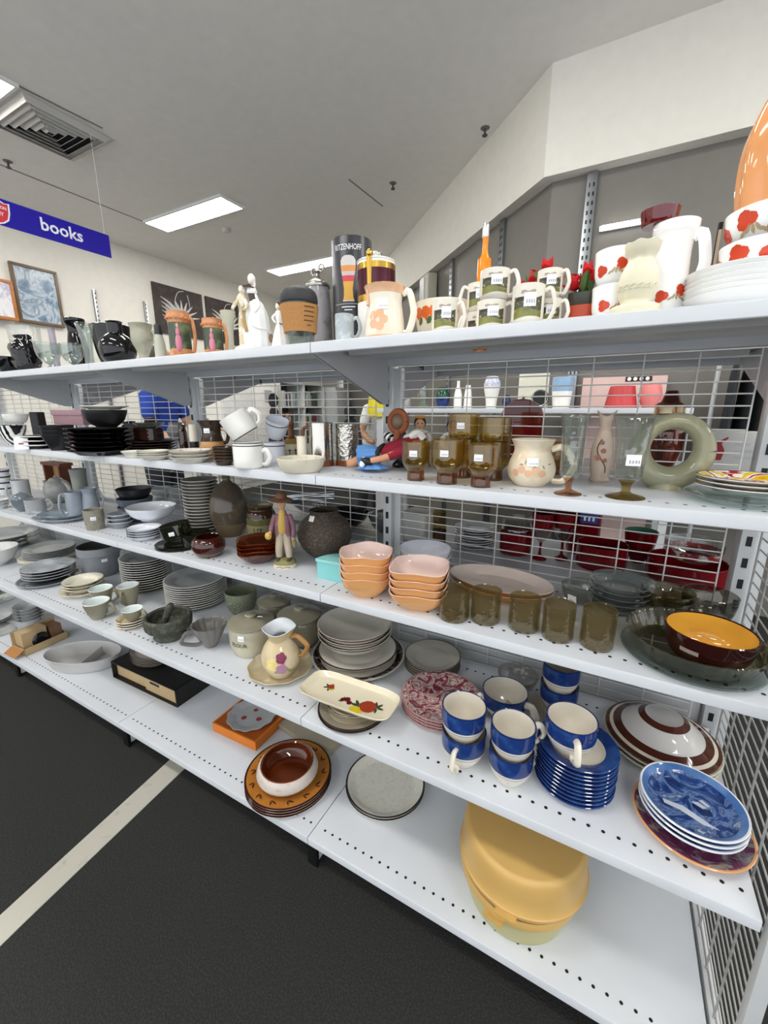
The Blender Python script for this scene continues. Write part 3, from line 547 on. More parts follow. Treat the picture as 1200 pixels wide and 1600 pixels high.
# potted red flowers
RED = glaze('#d6141c', .5, noise=.15); 
def flower_pot(label, f, blooms, seed):
    R = random.Random(seed); x, y, z, r, h = f
    o, ou = pot('flower_pot', label, 'potted plant', f, [(.86, 0), (.95, .1), (1, .62), (1, .66), (1.04, .68), (1.04, 1)], [glaze('#c94a22', .35), glaze('#3b3a2c', .35)], sm=1, sq=6, bands=[(.66, 1.0, 1)], inner=1, seg=32)
    for k in range(7):
        a = R.random()*6.28; q = r*(.3+.5*R.random())
        link('leaf', mesh('leaf', [(0, 0, 0), (.009, .012, .003), (.007, .03, .008), (0, .045, .004), (-.007, .03, .008), (-.009, .012, .003), (0, .02, -.002)], [(0, 1, 6), (1, 2, 6), (2, 3, 6), (3, 4, 6), (4, 5, 6), (5, 0, 6)]), LEAFG, o, (q*math.cos(a), q*math.sin(a), h*.95), (.9+R.random()*.5, 0, a-PI/2))
    for bx, by, bz, s in blooms:
        link('flower_stem', tube('flower_stem', [(bx*.3, by*.3, h*.5), (bx*.8, by*.8, (h+bz)*.55), (bx, by, bz)], .0018, 6), LEAFG, o)
        for k in range(8):
            a = k*.785+R.random()*.3; e = .35+.75*(k % 2)+R.random()*.2
            link('petal', mesh('petal', [(0, 0, 0), (s*.3, s*.4, s*.06), (s*.24, s*.8, s*.1), (0, s*1.15, s*.02), (-s*.24, s*.8, s*.1), (-s*.3, s*.4, s*.06), (0, s*.5, -s*.06)], [(0, 1, 6), (1, 2, 6), (2, 3, 6), (3, 4, 6), (4, 5, 6), (5, 0, 6)]), RED, o, (bx, by, bz), (e, 0, a))
    return o
flower_pot('red silk flower in an orange and dark square pot beside poppy bowls', (0.5322, 0.14, 1.406, 0.022, 0.0633), [(.006, 0, .085, .03), (.018, -.006, .078, .026), (-.014, -.01, .068, .026), (.0, .008, .072, .024)], 4)
flower_pot('red silk flower rising behind the upper landscape mug', (0.4393, 0.23, 1.406, 0.0247, 0.0974), [(.012, 0, .125, .034), (-.012, 0, .105, .034), (-.024, -.01, .09, .03), (.024, 0, .11, .028)], 9)
# milk glass with red poppies
MILK = glaze('#f3f3f1', .1, noise=0); POP = glaze('#d0401f', .2, noise=.2); TWIG = glaze('#b5a07c', .4)
def poppies(o, ou, r, a, z, s, n=2, sp=1.0):
    for k in range(n):
        da = (k-(n-1)/2)*sp
        wrap('poppy_print', POP, o, ou, a+da, z+s*.5*((k % 2)*2-1)*.6, [disc(s*.35*math.cos(j*2.1), s*.3*math.sin(j*2.1), s*.55, 8) for j in range(3)])
    wrap('twig_print', TWIG, o, ou, a+.25*sp, z-s*.9, [leaf(s*(k-2)*.55, s*.12*(k % 2), s*.8, s*.3, .6+k*.5) for k in range(5)])
f = (0.5844, 0.1, 1.406, 0.0325, 0.0591); x, y, z, r, h = f
for k, lab in enumerate(('white poppy bowl, lower of the two left of the cream burner', 'white poppy bowl, upper of the two left of the cream burner')):
    o, ou = pot('poppy_bowl', lab, 'bowl', (x, y, z+k*h*.93, r*(1+.03*k), h), [(.55, 0), (.75, .12), (.93, .4), (.97, .75), (1, 1)], MILK, group='white bowls with red poppies'); poppies(o, ou, r, facing(x, y)+(-.2 if k else .1), h*.5, r*.36)
f = (0.6214, 0.045, 1.406, 0.0352, 0.1036); x, y, z, r, h = f
o, ou = pot('oil_burner', 'matt cream pottery burner with wavy rim on a saucer foot', 'oil burner', f, [(.96, 0), (1, .05), (.98, .13), (.62, .17), (.72, .26), (.82, .42), (.74, .6), (.56, .74), (.52, .8), (.66, .9), (.72, 1)], glaze('#dfd9bf', .5, noise=.04), wave=(7, .0012, h), sharp=50, seg=84)
for k in range(6): link('scroll_relief', tube('scroll_relief', [polar(rad_at(ou, h*.4)+.001, facing(x, y)-.9+k*.36+q*.09*math.cos(q*.9), h*(.38+.035*math.sin(q*1.1))) for q in range(6)], r*.016, 6), glaze('#dfd9bf', .5, noise=.04), o)
f = (0.6664, 0.14, 1.406, 0.0332, 0.1536); x, y, z, r, h = f
o, ou = pot('milk_glass_jug', 'tall white milk glass jug with red poppies and side handle', 'jug', f, [(.92, 0), (.95, .03), (.9, .25), (.83, .55), (.82, .74), (.9, .86), (1.0, .93), (1.02, 1)], MILK); poppies(o, ou, r, facing(x, y)+.25, h*.28, r*.38); c_handle(o, MILK, r*.74, h*.3, r*.8, h*.84, r*.62, facing(x, y)+1.35, r*.19)
jx, jy, jz, jr = x, y, z+h, r
f = (0.6424, 0.14, 1.536, 0.0324, 0.0546)
o, ou = pot('red_glass_bowl', 'small dark red glass bowl sitting on the milk glass jug', 'bowl', (jx-.026, jy, jz+.002, f[3]*.9, f[4]*.42), [(.8, 0), (.85, .1), (.94, .5), (1, 1)], glaze('#5e0610', .05, coat=.5))
f = (0.7606, 0.115, 1.406, 0.0716, 0.0743); x, y, z, r, h = f; ph = h*.36
bm_ = lathe('ribbed_bowl', vessel(smoothp([(r*.5, 0), (r*.7, ph*.25), (r*.9, ph*.6), (r, ph)], 3), .003), 48)
pot_stack = stack('ribbed_bowl', bm_, [MILK], 6, x, y, z, h*.1, 'plain white milk glass bowl', 'at the right shelf end', 'bowl')
f2 = (0.7795, 0.115, 1.486, 0.0504, 0.0342); zz = z+5*h*.1+ph*.28+.007; r2, h2 = f2[3]*1.04, .046
for k, lab in enumerate(('white poppy bowl, lower of the two on the white bowl pile', 'white poppy bowl, upper of the two on the white bowl pile')):
    o, ou = pot('poppy_bowl', lab, 'bowl', (f2[0]+.004*k, f2[1], zz+k*h2*.95, r2*(1+.05*k), h2), [(.55, 0), (.75, .12), (.93, .4), (.97, .75), (1, 1)], MILK, group='white bowls with red poppies'); poppies(o, ou, r2, facing(f2[0], f2[1])-.55, h2*.5, r2*.32, 3, .75)
f = (0.8248, 0.24, 1.406, 0.0725, 0.3707); x, y, z, r, h = f
o, ou = pot('lobed_vase', 'large peach orange lobed vase at the upper right edge', 'vase', f, [(.62, 0), (.6, .05), (.58, .12), (.7, .28), (.88, .45), (1, .64), (.97, .8), (.7, .94), (.4, .985), (.42, 1)], glaze('#dd9a63', .15, noise=.05), flute=(7, .07), seg=70, twist=.3)
f = (0.744, 0.29, 1.406, 0.003, 0.1933); x, y, z, r, h = f
t = thing('photo_frame', 'black framed cream panel at the back beside the milk glass jug', 'frame', (x, y, z), .1)
box('frame_board', BLACK, (-r*1.2, -.004, 0), (r*1.2, .004, h), t, .002); box('cream_insert', glaze('#b9b09a', .6), (-r*.8, -.0055, h*.1), (r*.8, -.004, h*.93), t)
# ---------------------------------------------------------------- second shelf, from the left
ZEB = swirl(['#f0efec', '#f0efec', '#111111', '#111111'], 22, 3, .2, 'wave', [.3, .48, .5, .7]); BRN = glaze('#2b1710', .12, noise=.1); BLQ = glaze('#0b0b0d', .12, noise=0)
f = (-1.7681, 0.0829, 1.108, 0.0531, 0.0842); x, y, z, r, h = f
pot('patterned_bowl', 'black and white patterned bowl at the left end of the second shelf', 'bowl', f, BOWL, ZEB)
pot('white_bowl', 'plain white bowl set on the black and white patterned bowl', 'bowl', (x+.01, y+.02, z+h+.003, r*.9, h*.55), BOWL, WGL)
f = (-1.4337, 0.0366, 1.108, 0.0576, 0.057); x, y, z, r, h = f
ME = lathe('square_plate', plate_prof(r*.92, h*.3, .004, edge=1), 32, sq=7)
stack('square_plate', ME, [BLQ, WGL], 3, x, y, z, h*.3, 'black square plate with white edge', 'behind the small paper card', 'plate', rz=.5, rj=0)
t = thing('price_card', 'small white paper price card leaning on the square plates', 'price card', (x+r*.2, y-r*1.05, z), 1.0); box('card_sheet', TAGM, (-.022, -.0006, 0), (.022, .0006, .05), t, rot=(-.25, 0, 0), loc=(0, 0, 0)); box('printed_mark', glaze('#a04050', .6), (-.008, -.0012, .02), (.008, -.0007, .026), t, rot=(-.25, 0, 0), loc=(0, 0, 0))
f = (-1.9667, 0.27, 1.108, 0.0248, 0.1403); pot('square_pot', 'plain black square pot at the back left of the mauve box', 'pot', f, [(.9, 0), (1, .05), (1, .95), (.95, 1)], glaze('#131315', .5, noise=0), sq=6, sm=1, rz=.5)
f = (-1.2698, 0.0419, 1.108, 0.0449, 0.094); x, y, z, r, h = f; bx0 = (x, y, z+h)
ME = lathe('square_bowl', vessel([(r*.55, 0), (r*.62, h*.1), (r*.98, h*.6), (r, h*.66)], .003), 32, sq=5)
stack('square_bowl', ME, [glaze('#141416', .35, noise=0)], 3, x, y, z, h*.17, 'matt black square bowl', 'below the mauve box', 'bowl', rz=.5, rj=0)
f = (-0.9564, 0.0286, 1.108, 0.0857, 0.089); x, y, z, r, h = f; zt = z+h
ME = lathe('square_plate', plate_prof(r*.93, h*.2, .003, well=.7), 40, sq=6)
stack('square_plate', ME, [BLQ, BLQ], 6, x, y, z, h*.165, 'glossy black square plate', 'under the large black bowl', 'plate', rz=.35, rj=0)
t = thing('mauve_box', 'dusty mauve rectangular gift box on the black crockery', 'box', (bx0[0]+.062, bx0[1]+.055, max(zt, bx0[2])+.003), .12)
box('box_body', glaze('#8e6f76', .7, noise=.06), (-.085, -.045, 0), (.085, .045, .045), t, .002); box('box_lid', glaze('#9a7a82', .7, noise=.06), (-.088, -.048, .035), (.088, .048, .055), t, .002)
pot('large_bowl', 'large matt black bowl on the black square plates', 'bowl', (x+.035, y+.01, zt+.004, r*.78, .058), BOWL, glaze('#121214', .45, noise=0)); 
ME = lathe('plate', plate_prof(r*.85, .012, .003), 36); stack('plate', ME, [WGL, WGL], 1, x+.035, y+.012, zt+.064, 0, 'white plate lying', 'on the large black bowl', 'plate')
f = (-1.0025, 0.2, 1.108, 0.0437, 0.1011); x, y, z, r, h = f; t = thing('black_box', 'small plain black cardboard box behind the brown plates', 'box', (x, y, z), .3); box('box_body', glaze('#0e0e10', .6, noise=0), (-r*.9, -r*.7, 0), (r*.9, r*.7, h*.97), t, .001); box('box_flap', glaze('#1c1c1e', .6, noise=0), (-r*.9, -r*.7, h*.97), (r*.9, r*.7, h), t)
f = (-0.8895, 0.1623, 1.108, 0.0869, 0.044); x, y, z, r, h = f; x += .012
ME = lathe('brown_plate', plate_prof(r, h*.34, .003), 36); stack('brown_plate', ME, [BRN, BRN], 4, x, y, z, h*.22, 'dark brown glazed plate', 'behind the cream saucers', 'plate'); zt = z+h*.22*3+h*.34
for k, (lab, dx, dy) in enumerate((('dark brown square mug, left one on the brown plates', -.035, .0), ('dark brown square mug, right one with a price sticker', .028, -.012))):
    o, ou = pot('square_mug', lab, 'mug', (x+dx, y+dy, zt+.001, r*.36, .042), [(.9, 0), (1, .06), (1, 1)], BRN, sq=5, sm=1, rz=.3); price(o, [(q*1.04, w) for q, w in ou], facing(x, y)-.3, .015, .018, .013)
o, ou = pot('glass_dish', 'shallow clear glass dish lying on the dark brown mugs', 'dish', (x, y, zt+.045, r*.6, .018), BOWL, CLEAR, t=.0025)
CB = [WGL, glaze('#1d1512', .3, noise=0)]; SAU = glaze('#e9e4d6', .15)
ME = None
f = (-0.7645, 0.0227, 1.108, 0.0344, 0.0213); ME = lathe('saucer', plate_prof(f[3], f[4], .003, edge=1), 32); stack('saucer', ME, [SAU, SAU], 1, *f[:3], 0, 'single cream saucer', 'at the left of the saucer row', 'saucer')
f = (-0.6478, 0.0203, 1.108, 0.0474, 0.0275); ME = lathe('saucer', plate_prof(f[3], f[4]*.55, .003, line=1), 32); stack('saucer', ME, [SAU, CB[1]], 3, *f[:3], f[4]*.24, 'dark lined cream saucer', 'in front of the brown plates', 'saucer')
f = (-0.4863, 0.0318, 1.108, 0.0611, 0.0364); FLO = glaze('#e4ddd2', .15, speck='#b79c8a', sc=55, amt=.56); ME = lathe('saucer', plate_prof(f[3], f[4]*.5, .003, line=2, edge=0, rim=1, inner=1), 36); stack('saucer', ME, [SAU, FLO, CB[1]], 3, *f[:3], f[4]*.26, 'sprigged cream saucer', 'below the tan pottery jug', 'saucer')
o, ou = pot('glass_jar', 'small brown glass jar between the brown mugs and cream pot', 'jar', (-0.678, 0.15, 1.108, 0.0136, 0.1016), [(.9, 0), (1, .08), (1, .75), (.8, .85), (.85, 1)], glass('#5a3216', 1), sm=2)
o, ou = pot('two_tone_pot', 'small pot, cream above and black below', 'pot', (-0.6496, 0.17, 1.108, 0.0149, 0.1036), [(.75, 0), (.9, .1), (1, .5), (.95, .9), (.9, 1)], [CREAM, glaze('#15130f', .4)], bands=[(0, .45, 1)])
f = (-0.5208, 0.14, 1.108, 0.0425, 0.118); x, y, z, r, h = f; TAN = glaze('#b98a52', .45, speck='#a3743f', sc=20, amt=.5); DKB = glaze('#3a2a1e', .15, noise=.15)
o, ou = pot('pottery_jug', 'tan pottery jug with dark brown glazed neck and flared rim', 'jug', f, [(.8, 0), (.9, .05), (.93, .3), (.8, .48), (.68, .65), (.72, .85), (1, 1)], [TAN, DKB], bands=[(.46, 1, 1)], inner=1); price(o, ou, facing(x, y)-.5, h*.75, .02, .015); c_handle(o, DKB, r*.85, h*.42, r*.75, h*.85, r*.35, facing(x, y)+1.3, r*.1)
f = (-0.3473, 0.0319, 1.108, 0.0286, 0.0507); ME = lathe('small_dish', plate_prof(f[3], f[4]*.35, .003, well=.75), 32); stack('small_dish', ME, [DKB, DKB], 5, *f[:3], f[4]*.165, 'dark brown glazed small dish', 'left of the white mugs', 'dish')
# white mugs
STR = [WGL, glaze('#1b1a1e', .3, noise=0)]
f = (-0.2409, 0.0231, 1.108, 0.0392, 0.0687); x, y, z, r, h = f; a = facing(x, y)
o, ou = pot('white_mug', 'white mug with two dark rim lines, standing upright', 'mug', f, MUG, STR, bands=[(.86, .9, 1), (.96, 1, 1)], sm=1, inner=0); c_handle(o, WGL, r*.98, h*.15, r*.99, h*.68, r*.5, a+1.2, .0045)
o, ou = pot('white_mug', 'white mug lying tilted on top of the upright white mug', 'mug', (x-.012, y+.01, z+h+.018, r, h*.9), MUG, STR, bands=[(.03, .07, 1)], sm=1, inner=0, rot=(.35, -.42, 0)); c_handle(o, WGL, r*.98, h*.15, r*.99, h*.68, r*.5, a+1.5, .0045)
f = (-0.2679, 0.1522, 1.108, 0.0315, 0.0583); x, y, z, r, h = f; a = facing(x, y); BLS = [glaze('#dfe2ea', .15, noise=.02), STR[1]]
o, ou = pot('striped_cup', 'bluish white cup with dark line, lower of the pair', 'cup', f, MUG, BLS, bands=[(.82, .87, 1)], sm=1)
o, ou = pot('striped_cup', 'bluish white cup with dark line, tipped on the lower cup', 'cup', (x+.002, y+.005, z+h+.014, r*1.08, h*.95), CUP, BLS, bands=[(.82, .87, 1)], sm=1, rot=(.15, .38, 0))
f = (-0.2772, 0.2393, 1.108, 0.0326, 0.1155); x, y, z, r, h = f; a = facing(x, y)
o, ou = pot('stoneware_bottle', 'small stoneware bottle, brown neck and cream body with black characters', 'bottle', f, [(.92, 0), (1, .04), (1, .36), (.85, .46), (.45, .56), (.32, .64), (.3, .85), (.34, .92), (.34, 1)], [glaze('#d8cdb0', .25), glaze('#7a4516', .12, noise=.1), glaze('#a88a4a', .2)], bands=[(.42, .56, 2), (.56, 1, 1)], inner=1)
wrap('brushed_character', INK if 0 else glaze('#26221c', .5, noise=0), o, ou, a, h*.22, [[(-r*.8+k*r*.55, -h*.07), (-r*.7+k*r*.55, -h*.07), (-r*.7+k*r*.55, h*.08), (-r*.8+k*r*.55, h*.08)] for k in range(3)]+[[(-r*.95+k*r*.55, h*.02), (-r*.5+k*r*.55, h*.03), (-r*.5+k*r*.55, h*.05), (-r*.95+k*r*.55, h*.04)] for k in range(3)]+[leaf(-r*.6+k*r*.55, -h*.02, r*.22, r*.06, -1+k) for k in range(3)])
o, ou = pot('shallow_dish', 'shallow cream pottery dish below the stoneware bottle', 'dish', (-0.074, 0.0396, 1.108, 0.0603, 0.0347), [(.75, 0), (.82, .1), (.95, .6), (1, 1)], glaze('#ddd6c2', .3, speck='#c9c0a8', sc=80, amt=.6), floor=.004)
o, ou = pot('cream_cup', 'small cream cup between stoneware bottle and steel tankard', 'cup', (-0.1436, 0.13, 1.108, 0.0148, 0.0812), MUG, CREAM)
STEEL = MET('#c6c2ba', .16); WOODB = glaze('#7a4322', .3, noise=.2)
for k, (lab, f) in enumerate((('polished steel tankard with brown handle, left one', (-0.0972, 0.1539, 1.108, 0.0348, 0.1175)), ('hammered steel tankard beside the lying doll, right one', (-0.0395, 0.1993, 1.108, 0.0337, 0.1136)))):
    x, y, z, r, h = f
    o, ou = pot('steel_tankard', lab, 'tankard', f, [(1, 0), (1, .14), (.96, .145), (.95, .9), (.97, 1)], [STEEL if k == 0 else glaze('#c6c2ba', .18, metal=1, noise=0, bump=.8, sc=120), WOODB], sm=1, bands=[(0, .14, 1)])
    if k == 0: link('handle', tube('handle', [polar(r*.95, PI+.2, h*.16), polar(r*1.4, PI+.2, h*.17), polar(r*1.55, PI+.2, h*.3), polar(r*1.55, PI+.2, h*.75), polar(r*1.4, PI+.2, h*.88), polar(r*.95, PI+.2, h*.88)], r*.13), [WOODB], o)
# doll lying on its back, skirt towards the aisle
SKIN = glaze('#c98f6c', .5); BLUE = glaze('#5a8ac4', .8, noise=.12); CRIM = glaze('#8e1630', .85, noise=.1); HAIRB = glaze('#8a4a26', .7, noise=.2); DKHR = glaze('#241a16', .6)
x, y = (0.0982, 0.112)
t = thing('lying_doll', 'costume doll lying down, brown bonnet, crimson vest and blue skirt', 'doll', (x, y+.012, Z2+.009), 0)
link('body', tube('body', [(.09, .06, .066), (.045, .04, .05), (-.005, .022, .034)], [.015, .022, .018], 14), CRIM, t)
link('skirt', lathe('skirt', smoothp([(.008, 0), (.02, .012), (.027, .035), (.031, .06), (.029, .0605), (.02, .03), (.004, .004)], 2), 54, flute=(9, .1)), [BLUE], t, (.008, .022, .033), (0, -1.75, .35))
link('skirt_fold', lathe('skirt_fold', smoothp([(0, 0), (.03, 0), (.036, .003), (.02, .012), (0, .018)], 2), 40, flute=(7, .16), asp=.7), [BLUE], t, (-.005, -.012, 0), (0, 0, .3))
link('waistband', tube('waistband', [(.01, .045, .046), (.008, .02, .056), (.002, .0, .04), (.004, .002, .022)], .006, 8), glaze('#1c1612', .7), t)
link('sleeve', tube('sleeve', [(.08, .035, .06), (.06, .012, .044), (.036, -.006, .032)], [.014, .013, .011]), CRIM, t); link('sleeve_trim', tube('sleeve_trim', [(.088, .034, .068), (.064, .008, .052), (.04, -.012, .04)], .0016, 6), glaze('#b59a5a', .6), t)
link('forearm', tube('forearm', [(.038, -.006, .032), (.018, -.02, .026), (.0, -.03, .022)], [.009, .008, .007]), SKIN, t); ball('black_mitten', BLACK, t, (-.01, -.032, .02), (.016, .008, .009), (0, .25, .3))
link('lace_collar', tube('lace_collar', [(.07, .05, .075), (.088, .055, .086), (.1, .06, .072)], .011, 8), glaze('#e3e1dc', .8, noise=.1), t)
link('torso', tube('torso', [(.03, .085, .03), (.026, .088, .06), (.022, .088, .088)], [.026, .022, .012]), glaze('#3c3430', .7), t)
ball('head', glaze('#6d5846', .5), t, (.02, .082, .112), (.02, .019, .023)); link('bonnet', tube('bonnet', [(.02+.023*math.cos(q), .078, .113+.026*math.sin(q)) for q in [2*PI*k/10 for k in range(11)]], .0085, 8), HAIRB, t); link('bonnet_tie', tube('bonnet_tie', [(.02, .075, .088), (.021, .07, .076), (.018, .068, .064)], .009), HAIRB, t)
for q in (0, .02): link('leg', tube('leg', [(-.045, .02-q*1.4, .02), (-.06, .008-q*1.4, .013), (-.066-q*.2, -.006-q*1.2, .011)], [.011, .0105, .0085]), SKIN, t)
link('white_sock', tube('white_sock', [(-.018, -.026, .026), (-.02, -.036, .014), (-.02, -.04, .007)], [.007, .0075, .005]), glaze('#e6e6ea', .7), t)
ball('striped_sleeve', ZEB, t, (-.008, .085, .072), (.02, .014, .012), (0, .5, 0)); ball('white_sleeve', glaze('#dcdad6', .8), t, (.05, .08, .07), (.016, .013, .013))
# beaded dark green pouch
x, y = (0.1124, 0.2)
t = thing('beaded_pouch', 'dark green beaded pouch lying behind the crimson doll', 'pouch', (x+.02, y+.062, Z2), .3); t.scale = (.75, .7, .85)
link('pouch_body', lathe('pouch_body', smoothp([(0, 0), (.045, 0), (.06, .012), (.055, .035), (.03, .052), (0, .055)], 2), 28, asp=.7, jit=.07, sharp=0), [glaze('#20261e', .35, speck='#6d735c', sc=190, amt=.56, bump=.5)], t); link('pouch_strap', tube('pouch_strap', [(-.05, -.02, .02), (-.065, -.035, .006), (-.045, -.05, .004), (-.03, -.045, .008)], .005, 8), BLACK, t)
# standing dolls behind the amber glasses
def small_doll(label, x, y, s, dress, hair, cap=None):
    t = thing('costume_doll', label, 'doll', (x, y, Z2), facing(x, y)+PI/2, 'standing costume dolls')
    link('dress', lathe('dress', smoothp([(0, 0), (s*.22, 0), (s*.23, s*.03), (s*.17, s*.35), (s*.12, s*.5), (s*.16, s*.62), (s*.1, s*.72), (0, s*.73)], 2), 24, flute=(8, .05)), [dress], t)
    link('collar', lathe('collar', smoothp([(0, s*.68), (s*.17, s*.67), (s*.18, s*.7), (s*.07, s*.75), (0, s*.76)], 2), 20), glaze('#e9e7e4', .7), t)
    ball('head', glaze('#d7a987', .45), t, (0, -s*.01, s*.85), (s*.105, s*.1, s*.12)); ball('hair', hair, t, (0, s*.025, s*.87), (s*.125, s*.115, s*.13))
    for e in (-1, 1): ball('eye', DKHR, t, (e*s*.04, -s*.105, s*.86), (s*.014, s*.008, s*.014), seg=8, n=4); link('sleeve', tube('sleeve', [(e*s*.13, 0, s*.66), (e*s*.2, -s*.02, s*.56), (e*s*.17, -s*.08, s*.42)], [s*.06, s*.065, s*.04], 8), glaze('#d9d6d0', .7), t)
    ball('mouth', glaze('#a84a44', .5), t, (0, -s*.106, s*.79), (s*.022, s*.006, s*.008), seg=8, n=4)
    if cap: link('cap', tube('cap', [(s*.09*math.cos(q), s*.06*math.sin(q), s*.985) for q in [2*PI*k/8 for k in range(9)]], s*.03, 8), cap, t)
f = (0.1431, 0.285, 1.108, 0.0339, 0.1351); small_doll('small standing doll with orange cap behind the leftmost amber glass', f[0], f[1], f[4], glaze('#7a5a3a', .7, speck='#c9b48a', sc=60, amt=.5), DKHR, glaze('#d99a52', .5))
f = (0.2329, 0.295, 1.108, 0.0214, 0.1273); small_doll('small standing doll in grey behind the stacked amber glasses', f[0], f[1], f[4], glaze('#8f8f94', .8), DKHR)
# amber goblets
AM = glass('#d2b668', 1, body=.07, bcol='#b08c3c'); AMB = glass('#a05a24', 1.1, body=.22, bcol='#6a3412')
AMP = [(.6, 0), (.62, .03), (.6, .24), (.68, .3), (.9, .4), (1, .52), (1, 1)]
def amber(label, f, tg=True):
    x, y, z, r, h = f; o, ou = pot('amber_goblet', label, 'glass', f, AMP, [AM, AMB], bands=[(0, .27, 1)], t=.0022, floor=h*.3, group='amber footed glasses')
    if tg: price(o, ou, facing(x, y)-.2, h*.72, .017, .013)
for lab, f in (('amber footed glass in front of the small doll', (0.2368, 0.0564, 1.108, 0.0312, 0.0851)), ('amber footed glass with a hanging tag, second from left', (0.3136, 0.0464, 1.108, 0.0348, 0.0921)), ('amber footed glass with a white sticker, nearest the cream jug', (0.3872, 0.0432, 1.108, 0.0318, 0.0857))): amber(lab, f)
fa = (0.3149, 0.1412, 1.108, 0.0341, 0.0882); fb = (0.3866, 0.1411, 1.108, 0.0348, 0.0847)
amber('amber footed glass, lower left of the stacked pair behind', fa, False); amber('amber footed glass, lower right of the stacked pair behind', fb, False)
amber('amber footed glass stacked on top, left one', (fa[0], fa[1], fa[2]+fa[4]*.62, fa[3], fa[4]), True); amber('amber footed glass stacked on top, right one', (fb[0], fb[1], fb[2]+fb[4]*.6, fb[3], fb[4]), False)
amber('amber footed glass seen through the handle of the cream jug', (0.4937, 0.3017, 1.108, 0.0297, 0.0756), False)
# cream jug with blossom print
f = (0.4724, 0.1109, 1.108, 0.0478, 0.094); x, y, z, r, h = f; a = facing(x, y); JUG = glaze('#e6d9c2', .2, speck='#dccaae', sc=30, amt=.5)
o, ou = pot('blossom_jug', 'round cream jug with faint pink and grey blossom print', 'jug', f, [(.58, 0), (.66, .03), (.92, .18), (1, .36), (.9, .56), (.76, .74), (.78, .86), (.9, 1)], JUG)
c_handle(o, JUG, r*.9, h*.14, r*.78, h*.82, r*.75, a+1.35, r*.1); wrap('blossom_print', glaze('#dcae8c', .4), o, ou, a-.1, h*.36, [disc(r*(k-2)*.28, h*.04*((k % 2)*2-1), r*.16) for k in range(5)]); wrap('stem_print', glaze('#8d8a76', .5), o, ou, a+.1, h*.5, [leaf(r*(k-2.5)*.24, 0, r*.2, r*.06, k*1.3) for k in range(6)]); price(o, ou, a+.05, h*.56, .022, .016)
# two footed hurricane glasses and the rose vase between
CL2 = glass('#c2c8c0', .9, bump=.4, sc=30, body=.07, bcol='#e2e4de')
for lab, f, ft in (('clear hurricane glass on a pink foot', (0.5516, 0.0436, 1.108, 0.0255, 0.1433), '#b5683c'), ('clear hurricane glass on an amber foot with square sticker', (0.6442, 0.0596, 1.108, 0.0339, 0.1435), '#8a6412')):
    x, y, z, r, h = f; FT = glass(ft, .9)
    o, ou = pot('hurricane_glass', lab, 'glass', f, [(.92, 0), (.9, .02), (.3, .06), (.22, .1), (.3, .18), (.62, .24), (.68, .32), (.74, .6), (.86, .88), (1, 1)], [CL2, FT], bands=[(0, .21, 1)], t=.0025, floor=h*.25, sm=2)
    if ft == '#8a6412': price(o, ou, facing(x, y)+.25, h*.48, .024, .019)
f = (0.5963, 0.2286, 1.108, 0.022, 0.1417); x, y, z, r, h = f; a = facing(x, y); VM = glaze('#cdb9a8', .45, speck='#bda594', sc=20, amt=.5)
o, ou = pot('rose_vase', 'pinkish grey vase with roses in relief and a split curled lip', 'vase', f, [(.8, 0), (.9, .03), (.78, .08), (.95, .25), (1, .42), (.82, .58), (.52, .74), (.5, .86), (.7, .96), (.86, 1.02)], VM, wave=(2, .006, h), flute=(2, .03))
RO = glaze('#c99184', .5, noise=.15)
for (da, zz, s) in ((-.35, .38, .3), (.1, .48, .24), (-.1, .6, .2), (.3, .34, .2)):
    for k in range(3): link('rose_relief', lathe('rose_relief', [(0, .001*k), (r*s*(1-.3*k), .0015), (r*s*(.95-.3*k), .004+.002*k), (r*s*(.6-.2*k), .003+.002*k), (0, .002+.002*k)], 12, jit=.1), RO, o, polar(rad_at(ou, h*zz)-.001, a+da, h*zz), (PI/2, 0, a+da+PI/2))
link('vine_relief', tube('vine_relief', [polar(rad_at(ou, h*q)+.001, a+.5*math.sin(q*9), h*q) for q in (.15, .25, .35, .45, .55, .65)], r*.04), glaze('#4a3a30', .6), o)
# ring shaped jug
f = (0.7046, 0.1745, 1.108, 0.0526, 0.1225); x0, z0 = 0, 0
xa = (0.7148, 0.1771); GRN = glaze('#96957a', .16, speck='#b3a986', sc=16, amt=.55)
t = thing('ring_jug', 'ring shaped pottery jug in mottled grey green glaze', 'jug', (xa[0], xa[1]+.02, Z2), .1)
link('ring_body', tube('ring_body', [(.058*math.cos(q), 0, .083+.06*math.sin(q)) for q in [2*PI*k/24 for k in range(25)]], [.021+.004*math.sin(2*PI*k/24+PI) for k in range(25)], 16), [GRN], t)
link('mouth_rim', lathe('mouth_rim', vessel([(.012, 0), (.011, .006), (.014, .012)], .003), 20), glaze('#b9a98a', .2), t, (-.02, 0, .158)); t.scale = (.92, .92, .92); link('foot', lathe('foot', [(0, 0), (.032, 0), (.028, .016), (0, .018)], 24, asp=.8), GRN, t)
# plates at the right end
x, y, z, r, h = .8175, .1, Z2, .0825, .014
ME = lathe('glass_plate', plate_prof(r, .016, .004), 48); o = stack('glass_plate', ME, [glass('#cfe3dc', 1), glass('#cfe3dc', 1)], 1, x, y, z, 0, 'large clear glass plate', 'under the bright patterned plates', 'plate')
ME = lathe('harlequin_plate', plate_prof(r*.86, .012, .003, line=2, edge=0, rim=1, inner=1), 44); HAR = swirl(['#e0a01e', '#e6c21e', '#efe8da', '#a8161e', '#efe8da', '#e6c21e', '#6a7a2a'], 13, 1.0, .2, 'noise', [0, .38, .45, .49, .53, .57, .63], True)
stack('harlequin_plate', ME, [WGL, HAR, glaze('#161412', .3)], 3, x+.004, y+.02, z+.0165, .0075, 'red and yellow plate', 'on the clear glass plate', 'plate')
